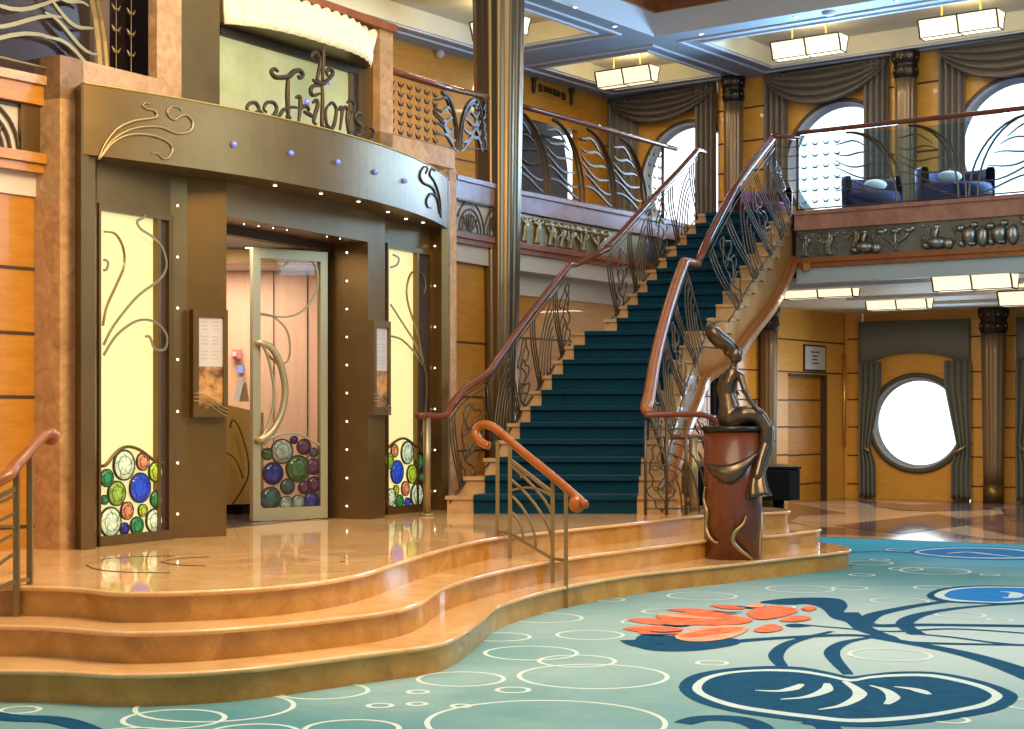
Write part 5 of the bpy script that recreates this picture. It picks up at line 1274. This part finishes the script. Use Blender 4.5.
def drape(pl, xa, xb, ztop, zbot, off, parent, matn='curtain', tie=None, side=1, folds=5, name='drape'):
    a, b = pl.t(xa), pl.t(xb); rows = []; V = 24; K = folds * 8
    for v in range(V + 1):
        vv = v / V; z = ztop + (zbot - ztop) * vv; w_ = 1.0
        if tie is not None:
            d = abs(z - tie) / (ztop - zbot); w_ = .50 + .50 * min(1, d * (2.2 if z > tie else 4.0)); w_ = min(1, w_)
            if z < tie: w_ = min(w_, .75)
        row = []
        for i in range(K + 1):
            s_ = i / K; pos = s_ * w_ if side > 0 else 1 - (1 - s_) * w_
            row.append(pl.at(a + (b - a) * pos, z, off + .05 * math.sin(s_ * folds * 2 * math.pi + .4 * math.sin(vv * 3))))
        rows.append(row)
    m = MB(); m.grid(rows); o = m.build(name, matn, parent, thick=.008)
    if tie is not None:
        m = MB(); p0 = pl.at(a if side > 0 else b, tie + .10, off - .05); p1 = pl.at(a + (b - a) * (.55 if side > 0 else .45), tie - .08, off + .10)
        m.tube([p0, (p0 + p1) / 2 + pl.n * .05 - Vector((0, 0, .02)), p1], .035, 6, flat=.3); m.build('tie_back', 'bronze_lt', o)
    return o
for x0, x1, yb, da, db, lab in ((614, 720, 124, (612, 641), (700, 720), 'grey draped swag curtain over the leftmost upper round window'),
                        (768, 892, 106, (768, 791), (868, 892), 'grey draped swag curtain over the middle upper round window'),
                        (942, 1095, 80, (942, 968), (1068, 1095), 'grey draped swag curtain over the rightmost upper round window')):
    t = swag(UW, x0, x1, 0, 0, yb, lab)
    zt4 = UW.z((x0 + x1) / 2, yb) + .75
    drape(UW, *da, zt4 + .55, UZ, .10, t, folds=4); drape(UW, *db, zt4 + .55, UZ, .12, t, folds=4)
# lower window: flat arched fabric panel and two tied drapes
def lowcurt(x0, x1, label, xl, xr):
    a, b = FW.t(x0), FW.t(x1); t = thing('window_curtain', FW.at((a + b) / 2, 0, .1), label, 'curtain'); m = MB(); K = 24; rows = []
    zt_, zs, zm = FW.z(915, 320.5), FW.z(870, 366), FW.z(915, 353)
    for i in range(K + 1):
        s_ = i / K; rows.append([FW.at(a + (b - a) * s_, zt_, .09), FW.at(a + (b - a) * s_, zs + (zm - zs) * (1 - (2 * s_ - 1) ** 2), .09)])
    m.grid(rows); m.build('pelmet', 'pelmet', t, thick=.06)
    tz = FW.z(870, 447)
    if xl: drape(FW, xl[0], xl[1], FW.z(870, 362), .03, .16, t, 'curtain2', tz, 1, 4)
    if xr: drape(FW, xr[0], xr[1], FW.z(870, 362), .03, .16, t, 'curtain2', tz, -1, 4)
    return t
lowcurt(860.5, 971, 'grey green arched pelmet with two tied drapes at the ground floor round window', (862, 884), (947, 973))
lowcurt(1018, 1130, 'grey green pelmet and drape at the right edge, right of the ground floor column', (1018, 1046), None)
# dark curtains under the staircase
t = thing('dark_curtain', DW.at(DW.t(730), 0, .15), 'tall dark blue-black curtain hanging under the stairs behind the statue', 'curtain')
M['nightcurt'] = mat('blue_black_curtain', (.008, .012, .02), .5, sheen=.2)
drape(DW, 690, 735, 3.1, .02, .14, t, 'nightcurt', folds=8, name='panel'); drape(DW, 735, 757, 3.1, .02, .14, t, 'nightcurt', folds=4, name='panel')

# ================================================================ ceiling lamps
def lamp(px, py0, wpx, d, label, e=E1, zc=None, en=25, group=None, L=None, hgt=.24):
    # px,py: centre of the bottom of the glass body
    c = P(px, py0, d); hl = (wpx / F * d) / 2 / .94 if L is None else L / 2; hw = .14; hh = hgt
    t = thing('box_ceiling_lamp', c, label, 'ceiling light', group)
    f = Vector((-e.y, e.x, 0)) * -1
    def pt(a, b, z): return c + e * a + f * b + Vector((0, 0, z))
    def prof(k): return [(-.62 * hw, 0), (.62 * hw, 0), (.80 * hw, hh * .45), (1.18 * hw, hh), (-1.18 * hw, hh), (-.80 * hw, hh * .45)]
    for a0, a1 in ((-hl, -.01), (.01, hl)):
        m = MB(); q0 = [pt(a0 * (1 if a0 < 0 else 1), y, z) for y, z in prof(0)]; q1 = [pt(a1, y, z) for y, z in prof(0)]
        m.hexa(q0, q1); m.build('glass_panel', 'lampglass', t)
    m = MB()
    for a in (-hl, 0, hl):
        q = [pt(a, y * 1.04, z) for y, z in ((-1.18 * hw, hh), (-.80 * hw, hh * .45), (-.62 * hw, 0), (.62 * hw, 0), (.80 * hw, hh * .45), (1.18 * hw, hh))]
        m.tube(q, .013, 4)
    for y in (-1.2 * hw, 1.2 * hw): m.tube([pt(-hl, y, hh), pt(hl, y, hh)], .013, 4)
    for y in (-.64 * hw, .64 * hw): m.tube([pt(-hl, y, 0), pt(hl, y, 0)], .008, 4)
    m.build('frame', 'bronze_dk', t)
    if zc:
        for a in (-hl * .5, hl * .5):
            p = pt(a, 0, 0); MB().lathe((p.x, p.y, c.z + hh), [(.012, 0), (.012, zc - c.z - hh - .04), (.045, zc - c.z - hh - .03), (.055, zc - c.z - hh)], 10).build('stem', 'gold', t)
    if en:
        o = light('AREA', 'lamp_glow', c + Vector((0, 0, -.03)), en, (1, .80, .52), .9, .3); o.rotation_euler = (0, 0, math.atan2(e.y, e.x))
        light('POINT', 'lamp_glow_up', c + Vector((0, 0, hh + .06)), en * .55, (1, .80, .45), .06)
    return t
zl_ = CZ + .28
def dz_(py, z): return (z - EYE) * F / (HY - py)
Zb = 6.70
for px, py, w_, lab in ((627, 85, 60, 'glowing box lamp in the square coffer, above the leftmost upper window'), (809, 56, 70, 'glowing box lamp in the long coffer above the middle upper window'), (961, 34, 76, 'glowing box lamp in the long coffer near the top right corner'),
                        (500, 38, 55, 'glowing box lamp in the left coffer, mostly hidden behind the big column')):
    lamp(px, py, w_, dz_(py, Zb), lab, zc=zl_, en=30)
ZL2 = LZ - .20
for px, py, w_, lab in ((821, 298, 70, 'glowing box lamp under the gallery, nearest to the staircase'), (899, 309.5, 60, 'glowing box lamp under the gallery, second row, above the round window pelmet'),
                        (975, 290, 76, 'glowing box lamp under the gallery, front row, right of centre'), (1036, 305, 66, 'glowing box lamp under the gallery, cut by the right edge')):
    lamp(px, py, w_, {298: 21.7, 309.5: 24.0, 290: 19.9, 305: 21.6}[py], lab, zc=None, en=48, hgt=.19)
for i, (px, py) in enumerate(((575, 7), (614.7, 26.3), (701, 34), (796, 17), (897, 1))):
    d = (CZ - EYE) * F / (HY - py); p = P(px, py, d); m = MB(); m.lathe((p.x, p.y, CZ), [(0, -.006), (.03, -.006), (.03, -.004)], 12, 0); m.lathe((p.x, p.y, CZ), [(.03, -.006), (.05, -.004), (.05, 0)], 12, 1)
    tag(m.build('recessed_spotlight', ['bulb', 'white']), ['small ceiling spotlight near the top edge, right of the big column', 'small ceiling spotlight just left of the atrium well corner', 'small ceiling spotlight below the atrium well corner, right side', 'small ceiling spotlight above the long coffer, middle', 'small ceiling spotlight at the top edge, right of centre'][i], 'ceiling light')
d = (CZ - EYE) * F / (HY - 12); p = P(829, 12, d); m = MB(); m.lathe((p.x, p.y, CZ), [(0, -.05), (.05, -.05), (.10, -.02), (.10, 0)], 18)
tag(m.build('smoke_detector', 'white'), 'round white smoke detector on the ceiling beside the spotlights', 'detector')
c_ = P(436, 54, 24.0); m = MB(); m.ball(US.hit(437, 54, .05), .07, 12, 8); tag(m.build('wall_sensor', 'paper'), 'small round pale sensor high on the amber wall left of the big column', 'sensor')

# ================================================================ friezes
rel = MB(); random.seed(3); rel.pbox(BR, .02, 4.5, 3.505, 3.865, -.02, -.012)
def lump(pl, t, z, r, sx=1, sz=1, off=-.0):
    rel.ball(pl.at(t, z, off), r, 8, 6, sc=(sx, sx * .5, sz))
zc_ = 3.685
def figure_rel(pl, t, kind):
    if kind == 0:    # slim dancing foliage figure (generic)
        for k in range(4): rel.tube(spl([pl.at(t - .06 + .03 * k, 3.53, .0), pl.at(t - .03 + .03 * math.sin(k), 3.62, .01), pl.at(t + .02 * k - .02, 3.72, .012), pl.at(t + .12 * math.cos(k * 1.6), 3.82, .0)], 4), .016, 6)
        lump(pl, t + .01, 3.72, .035, 1, 1.2); lump(pl, t + .08, 3.79, .03); lump(pl, t - .07, 3.78, .028)
    elif kind == 1:  # spreading tree
        for s_ in (-1, 0, 1): rel.tube(spl([pl.at(t, 3.53, 0), pl.at(t + .02 * s_, 3.62, .01), pl.at(t + .14 * s_, 3.70, .012), pl.at(t + .17 * s_, 3.76, 0)], 4), .018, 6); lump(pl, t + .18 * s_, 3.78, .06, 1.3, .6); lump(pl, t + .18 * s_ + .05, 3.80, .035)
    elif kind == 2:  # low rounded hill mass
        lump(pl, t, 3.60, .10, 1.6, .8); lump(pl, t - .14, 3.57, .07, 1.4, .7); lump(pl, t + .13, 3.58, .08, 1, .9); rel.tube(spl([pl.at(t - .05, 3.62, .02), pl.at(t - .04, 3.70, .03), pl.at(t - .02, 3.78, .01)], 4), .03, 6); lump(pl, t - .03, 3.79, .045)
    elif kind == 3:  # big round cluster
        lump(pl, t, 3.66, .12, 1.0, 1.0); lump(pl, t + .16, 3.64, .10, .9, 1.3); lump(pl, t - .12, 3.76, .06, 1.2, .8); lump(pl, t + .05, 3.79, .05, 1.4, .8); lump(pl, t - .1, 3.57, .06, 1, .8); lump(pl, t + .02, 3.56, .05, 1.6, .6)
for t_, k in ((.15, 0), (.48, 0), (.85, 0), (1.0, 2), (1.38, 1), (1.95, 2), (2.35, 3), (2.72, 3), (3.2, 1), (3.7, 3)): figure_rel(BR, t_, k)
for x_, zz_ in ((.68, 3.8), (1.75, 3.82)): lump(BR, x_, zz_, .03, 1.2, .6)
for k_ in range(90):
    t_ = random.uniform(.03, 4.4); z_ = random.uniform(3.53, 3.78); rel.tube([BR.at(t_, z_, -.015), BR.at(t_ + random.uniform(-.03, .03), z_ + random.uniform(.03, .07), -.008), BR.at(t_ + random.uniform(-.05, .05), z_ + .08, -.015)], .010, 5)
o = rel.build('relief_frieze', 'relief'); tag(o, 'cast metal relief band of trees and rounded forms on the right gallery front', 'frieze')
rel = MB(); rel.pbox(BL, .02, 3.0, 3.505, 3.865, -.02, -.010)
for t_ in (.15, .42, .72, .98, 1.2, 1.5): figure_rel(BL, t_, 0)
for t_ in (.8, 1.1, 1.4, 1.8): figure_rel(BL, t_, 1)
o = rel.build('relief_frieze', 'bronze_lt'); tag(o, 'cast metal relief band of slender forms on the balcony front behind the left stair rail', 'frieze')
# scalloped wirework bands
def scallop(pl, t0, t1, z0, z1, off, label, r=.012, scale=1.0):
    m = MB(); H = z1 - z0; c = t0
    step = .62 * scale; k0 = int((t1 - t0) / step) + 2
    def cl(q):
        out = [p for p in q if t0 <= p[0] <= t1 and z0 <= p[1] <= z1]
        return [pl.at(p[0], p[1], off) for p in out]
    for k in range(k0):
        cc = t0 + step * k + .28 * scale
        for rr_ in (.55, .75, .98):
            q = cl([(cc + H * rr_ * .9 * math.cos(a), z0 + H * rr_ * math.sin(a)) for a in [math.pi * i / 20 for i in range(21)]])
            if len(q) > 2: m.tube(q, r, 5)
        for a in (-.8, -.45, -.15, .15, .45, .8):
            q = cl([(cc + a * H * .55 * math.sin(i / 8 * 1.57), z0 + H * .62 * (i / 8) * (1 - .2 * abs(a))) for i in range(9)])
            if len(q) > 2: m.tube(q, r * .9, 5)
    m.tube([pl.at(t0, z1, off), pl.at(t1, z1, off)], .012, 4); m.tube([pl.at(t0, z0, off), pl.at(t1, z0, off)], .012, 4); m.tube([pl.at(t1, z0, off), pl.at(t1, z1, off)], .014, 4)
    tag(m.build('scalloped_ironwork_band', 'rail_metal'), label, 'ironwork')
scallop(BM, .05, tM - .1, 3.51, 3.86, .03, 'scalloped ironwork band on the pale front left of the big column')
scallop(LW, .12, 2.6, zz(154), zz(106), .035, 'scalloped ironwork band on the pale front at the left edge', .014, 1.3)
# big ironwork scallops on the portal side next to the column
m = MB(); m.pbox(WA, tA(441), tA(455), ZB + .1, 3.74, .003, .02); 

# ================================================================ pedestal and statue
pc = Vector((2.0, 14.48, .17)); r_ = .262; zt5 = 1.315
t = thing('statue_pedestal', pc, 'round polished cherry wood pedestal with a bronze swirl band, standing on the steps', 'pedestal')
MB().lathe(pc, [(r_, 0), (r_, zt5 - .17)], 48).build('drum', 'drum', t)
MB().lathe((pc.x, pc.y, zt5), [(r_ + .012, -.0), (r_ + .02, .015), (r_ + .02, .04), (r_ + .005, .05), (0, .05)], 48).build('top_plate', 'darkcap', t)
def onp(px, py, off=.012):      # point on the pedestal's surface
    k = (px - CX) / F; rr_ = r_ + off; A = 1 + k * k; B_ = -2 * (k * pc.x + pc.y); C_ = pc.x ** 2 + pc.y ** 2 - rr_ ** 2
    disc_ = B_ * B_ - 4 * A * C_
    if disc_ < 0: y = -B_ / (2 * A)
    else: y = (-B_ - math.sqrt(disc_)) / (2 * A)
    return Vector((k * y, y, EYE - (py - HY) / F * y))
for c_ in ([(746, 516), (743, 524), (735, 532), (733, 541), (739, 549), (748, 556), (752, 559)], [(705, 487), (704, 500), (707, 512), (706, 524), (708, 534), (713, 541), (718, 543)]):
    q = spl([Vector((x, y, 0)) for x, y in c_], 5); L = len(q)
    MB().tube([onp(p.x, p.y, .014) for p in q], [.008 + .014 * math.sin(math.pi * i / L) for i in range(L)], 6).build('bronze_swirl', 'bronze_lt', t)
# cloth-like bronze fold hanging across the drum and down its right side
rows = []
M['statue'] = mat('dark_statue_bronze', (.10, .075, .055), .3, .85, color2=(.16, .12, .085), scale=6)
stt = thing('bronze_statue', (pc.x, pc.y, zt5 + .05), 'dark bronze statue of a seated robed figure with a tall swept headdress, on the pedestal', 'statue')
def band(top, bot, off0=.02, off1=.05, thick=.014, name='gown_fold'):
    m = MB(); a = spl([Vector((x, y, 0)) for x, y in top], 6); b = spl([Vector((x, y, 0)) for x, y in bot], 6); rows = []
    for v in range(7):
        vv = v / 6; rows.append([onp(p.x + (q.x - p.x) * vv, p.y + (q.y - p.y) * vv, off0 + (off1 - off0) * math.sin(vv * math.pi) + .006 * math.sin(vv * 14)) for p, q in zip(a, b)])
    m.grid(rows); return m.build(name, 'statue', stt, thick=thick)
band([(707, 463), (718, 466), (732, 464), (746, 459), (757, 452)], [(707, 464), (713, 475), (727, 483), (741, 476), (757, 455)])
# seated robed figure: tubes and balls fused into one continuous surface
def fig(px, py, dd=0.0): return P(px, py, pc.y + dd)
m = MB()
def limb(pts, rs, k=12):
    q = [fig(*p) for p in pts]; Q = []; R_ = []
    for i in range(len(q) - 1):
        for j in range(5):
            f = j / 5; Q.append(q[i].lerp(q[i + 1], f)); R_.append(rs[i] + (rs[i + 1] - rs[i]) * f)
    Q.append(q[-1]); R_.append(rs[-1]); Q = spl(Q[::1], 1); m.tube(Q, R_, k)
    for c, r in zip(q, rs): m.ball(c, r * .985, 12, 8)
limb([(731, 418, 0), (729, 405, .0), (727, 393, 0), (729, 383, 0), (732, 374, 0)], [.125, .095, .070, .082, .070])          # torso
limb([(723, 377, .06), (732, 373, 0), (741, 377, -.09)], [.036, .05, .036])                                                  # shoulders
limb([(732, 374, 0), (734, 364, -.01)], [.036, .030])                                                                         # neck
m.ball(fig(736, 355, -.02), .064, 14, 10, sc=(1, 1, 1.2)); m.ball(fig(741.5, 357, -.06), .013, 8, 6)                        # head, nose
limb([(731, 420, -.03), (745, 415, -.10), (757, 415, -.12)], [.10, .085, .072]); limb([(731, 420, .06), (746, 417, .06), (760, 418, .04)], [.10, .085, .070])   # thighs under the gown
limb([(758, 416, -.12), (766, 428, -.14), (766, 444, -.15), (761, 460, -.20), (757, 476, -.25)], [.072, .068, .06, .052, .048])   # robed legs over the edge
limb([(760, 418, .04), (768, 432, .02), (767, 450, -.04), (762, 466, -.12), (758, 478, -.2)], [.07, .066, .058, .052, .045])
limb([(741, 377, -.09), (745, 390, -.14), (750, 401, -.16), (757, 409, -.18)], [.034, .029, .023, .017])                                     # near arm to the knee
limb([(723, 377, .06), (719, 390, .09), (722, 402, .13), (732, 411, .14)], [.032, .028, .022, .017])
for k_, (dx, dy) in enumerate(((3.2, 2.6), (4.6, 3.0), (5.2, 3.8), (4.8, 4.8), (1.0, 3.4))):                                   # fingers
    limb([(757, 409, -.18 - .006 * k_), (757 + dx * .6, 409 + dy * .4, -.19 - .008 * k_), (757 + dx, 409 + dy, -.185 - .008 * k_)], [.008, .007, .005], 6)
o = m.build('seated_body', 'statue', stt); rm = o.modifiers.new('fuse', 'REMESH'); rm.mode = 'VOXEL'; rm.voxel_size = .009; rm.use_smooth_shade = True
# gown hem spreading below the knees
m = MB(); rows = []
for v in range(9):
    s_ = v / 8; cx_, cy_ = 759 - 3 * math.sin(s_ * 2) + 3 * s_ * s_, 470 + 27 * s_; r__ = .055 + .055 * s_
    rows.append([fig(cx_, cy_, -.22 - .05 * s_) + Vector((r__ * (1 + .14 * math.sin(5 * a)) * math.cos(a), .6 * r__ * (1 + .14 * math.sin(5 * a)) * math.sin(a), .02 * math.cos(a + .6))) for a in [2 * math.pi * j / 40 for j in range(40)]])
m.grid(rows, 0, True, True); m.add(rows[-1], [list(range(40))]); m.build('gown_hem', 'statue', stt)
# tall swept headdress
m = MB(); q = spl([fig(734, 352, .01), fig(728, 345, .01), fig(720, 340, .01), fig(714, 334, .01), (fig(711, 328, .01)), fig(713, 323, .01), fig(720, 321.5, .01)], 5); L = len(q)
m.tube(q, [.075 + .05 * math.sin(math.pi * min(1, i / L * 1.3)) - .085 * max(0, i / L - .62) / .38 for i in range(L)], 14, flat=.6, up=(0, 1, 0))
m.ball(fig(731, 350, .01), .068, 12, 8, sc=(1.1, .95, 1)); m.build('headdress', 'statue', stt)
m = MB()
for k_ in range(4):
    q = spl([fig(739 - 1.5 * k_, 347 + k_, -.05 + .01 * k_), fig(730 - k_, 341 + k_, -.06), fig(720 - k_, 336 + k_, -.06), fig(712 - .6 * k_, 329, -.04), fig(712 + k_, 323 + .6 * k_, -.02)], 4); m.tube(q, .009, 5)
m.build('headdress_ridge', 'statue', stt)

# ================================================================ grand piano beyond the steps
pp_ = Vector((2.95, 17.9, 0)); t = thing('grand_piano', pp_, 'black lacquered grand piano standing behind the statue pedestal, mostly hidden', 'piano')
out = [(2.0, 17.45), (3.02, 17.45), (3.17, 17.6), (3.19, 17.95), (3.1, 18.3), (2.85, 18.55), (2.6, 18.75), (2.45, 19.1), (2.25, 19.4), (2.05, 19.3), (2.0, 18.9)]
MB().prism(out, .52, .86).build('case', 'black', t, bevel=.012)
MB().prism([(2.6 + (x - 2.6) * 1.02, 18.2 + (y - 18.2) * 1.02) for x, y in out], .865, .895).build('lid', 'black', t, bevel=.006)
for x, y in ((2.12, 17.7), (2.95, 17.7), (2.3, 19.1)): MB().lathe((x, y, 0), [(.03, 0), (.035, .05), (.05, .1), (.065, .45), (.065, .53)], 12).build('leg', 'black', t)
MB().box((2.45, 17.7, .12), (2.65, 17.8, .53)).build('pedal_lyre', 'black', t)
# ================================================================ palm
b_ = P(704, 470, 19.9); t = thing('potted_palm', (b_.x, 19.9, 0), 'dark potted palm with arching leaves in the shade beneath the stairs', 'plant')
MB().lathe((b_.x, 19.9, 0), [(.13, 0), (.19, .1), (.21, .36), (.20, .38), (.16, .36)], 20).build('pot', 'black', t)
MB().tube([(b_.x, 19.9, .3), (b_.x + .02, 19.9, .7), (b_.x + .05, 19.9, 1.1)], .03, 8).build('stem', 'dark', t)
random.seed(5)
for k_ in range(16):
    a = k_ * 2.4; ln = .55 + .3 * random.random(); up = .35 + .35 * random.random(); z0_ = .7 + .5 * (k_ / 16); m = MB()
    ax = [Vector((b_.x + .04 + ln * s_ * math.cos(a), 19.9 + ln * s_ * math.sin(a), z0_ + up * math.sin(s_ * 2.2) * 1.0)) for s_ in [i / 8 for i in range(9)]]
    m.tube(ax, .006, 4)
    for i in range(2, 9):
        for sd in (-1, 1):
            p = ax[i]; e_ = p + Vector((-math.sin(a) * sd * .14 + .05 * math.cos(a), math.cos(a) * sd * .14 + .05 * math.sin(a), -.06)); mid = (p + e_) / 2 + Vector((0, 0, .02))
            wv = Vector((math.cos(a), math.sin(a), 0)) * .012
            m.add([p - wv, p + wv, mid + wv * 1.4, mid - wv * 1.4, e_], [[0, 1, 2, 3], [3, 2, 4]], 0)
    m.build('frond', 'leafy', t, thick=.002)

# ================================================================ upper lounge seats
def sofa(px, d, wpx, label, rot=0, h=.66, mt='velvet'):
    c = P(px, 200, d); c.z = UZ; R0 = wpx / F * d / 2; t = thing('lounge_sofa', c, label, 'sofa'); 
    m = MB(); rows = []; K = 24
    for r, z in ((R0 * .98, .12), (R0, .3), (R0 * 1.02, h - .05), (R0 * .98, h), (R0 * .82, h), (R0 * .78, h - .06), (R0 * .76, .42)):
        rows.append([c + Vector((r * math.cos(a), r * .75 * math.sin(a), z)) for a in [math.pi * (-.12 + 1.24 * j / K) + rot for j in range(K + 1)]])
    m.grid(rows); m.build('backrest', mt, t)
    m = MB(); m.lathe((0, 0, 0), [(R0 * .95, .1), (R0 * .97, .38), (R0 * .92, .44), (0, .45)], 28); m.v = [(c.x + v[0], c.y + v[1] * .75, c.z + v[2]) for v in m.v]; m.build('seat', mt, t)
    m = MB(); m.lathe((0, 0, 0), [(R0 * .8, 0), (R0 * .8, .1)], 20); m.v = [(c.x + v[0], c.y + v[1] * .75, c.z + v[2]) for v in m.v]; m.build('plinth', 'black', t)
    return c
s_c = [sofa(872, 22.4, 60, 'round-backed plum and blue sofa behind the gallery glass, below the middle upper window'),
       sofa(955, 21.6, 78, 'wide round-backed plum and blue sofa behind the gallery glass, beside the third upper column'),
       sofa(762, 23.6, 60, 'round-backed maroon sofa at the stair head, behind the right stair rail', mt='maroon')]
def cushion(px, py, d, label):
    c = P(px, py, d); m = MB(); m.ball(c, .14, 12, 8, sc=(1.1, .45, .8)); tag(m.build('throw_cushion', 'pillow'), label, 'cushion')
c = s_c[1]; m = MB()
for (x, lab, cc) in ((-.1, 'cream throw cushion on the wide sofa behind the gallery glass', s_c[1]), (.02, 'cream throw cushion on the sofa below the middle upper window', s_c[0])):
    m = MB(); m.ball((cc.x + x, cc.y - .12, UZ + .45 + .08), .13, 12, 8, sc=(1.25, .5, .62)); tag(m.build('throw_cushion', 'pillow'), lab, 'cushion')
# ================================================================ notice and lettering on walls
m = MB(); a, b = SW.t(803), SW.t(825); z0, z1 = SW.z(814, 371.5), SW.z(814, 345)
m.pbox(SW, a, b, z0, z1, .003, .02, 0); m.pbox(SW, a + .04, b - .04, z0 + .03, z1 - .03, .02, .024, 1)
for k_, (u0, u1) in enumerate(((.28, .72), (.34, .62), (.34, .60), (.34, .68))):
    z = z1 - (z1 - z0) * (.30 + .14 * k_)
    n_ = 4
    for j in range(n_): m.pbox(SW, a + (b - a) * (u0 + (u1 - u0) * j / n_), a + (b - a) * (u0 + (u1 - u0) * (j + .8) / n_), z, z + .022, .024, .027, 2)
tag(m.build('framed_notice', ['bronze_dk', 'paper', 'ink']), 'small white framed notice with dark lines of print above the amber doorway', 'notice')
sgn = thing('lettered_wall_sign', US.hit(553, 94, 0), 'row of dark raised metal lettering between two crests above the upper opening', 'sign')
for k_, (x, y, hh_) in enumerate(((540, 88, 8), (545, 89.5, 6), (549.5, 91, 6), (554, 92.5, 7), (558, 94, 6), (563, 96.5, 8))):
    c = US.hit(x, y, .02); m = MB(); h = hh_ / F * c.y / 2; u = US.u
    sh = [[(-.03, -h), (-.035, h)], [(.03, -h * .9), (.02, h * .8)], [(-.04, h * .2 * (k_ % 3 - 1)), (.04, h * .3)]]
    for s2 in sh: m.tube([c + u * -q[0] + Vector((0, 0, q[1])) for q in s2], .016, 5)
    m.build('letter', 'bronze_dk', sgn)
for x, y in ((533, 85.5), (570.5, 98)):
    c = US.hit(x, y, .02); m = MB(); m.ball(c, .07, 10, 8, sc=(.5, .9, 1.9)); m.ball(c + Vector((0, 0, .12)), .07, 8, 6); m.build('crest', 'bronze_dk', sgn)

# ---------------------------------------------------------------- groups of repeats
GR = {'box_ceiling_lamp': 'box ceiling lamps', 'window_curtain': 'curtains at the ground floor windows', 'swag_curtain': 'swag curtains over the upper windows', 'lounge_sofa': 'sofas on the gallery',
      'throw_cushion': 'cushions on the gallery sofas', 'menu_display_case': 'menu cases on the entrance pillars', 'backlit_glass_panel': 'backlit glass panels beside the door', 'stair_railing': 'railings of the grand staircase',
      'balcony_railing': 'balcony railings', 'step_handrail': 'handrails on the marble steps', 'recessed_spotlight': 'small ceiling spotlights', 'relief_frieze': 'relief bands on the balcony fronts', 'scalloped_ironwork_band': 'scalloped ironwork bands', 'fluted_column': 'fluted bronze columns'}
for o in list(COL.objects):
    if o.parent is None and 'label' in o.keys() and o.name.split('.')[0] in GR: o['group'] = GR[o.name.split('.')[0]]
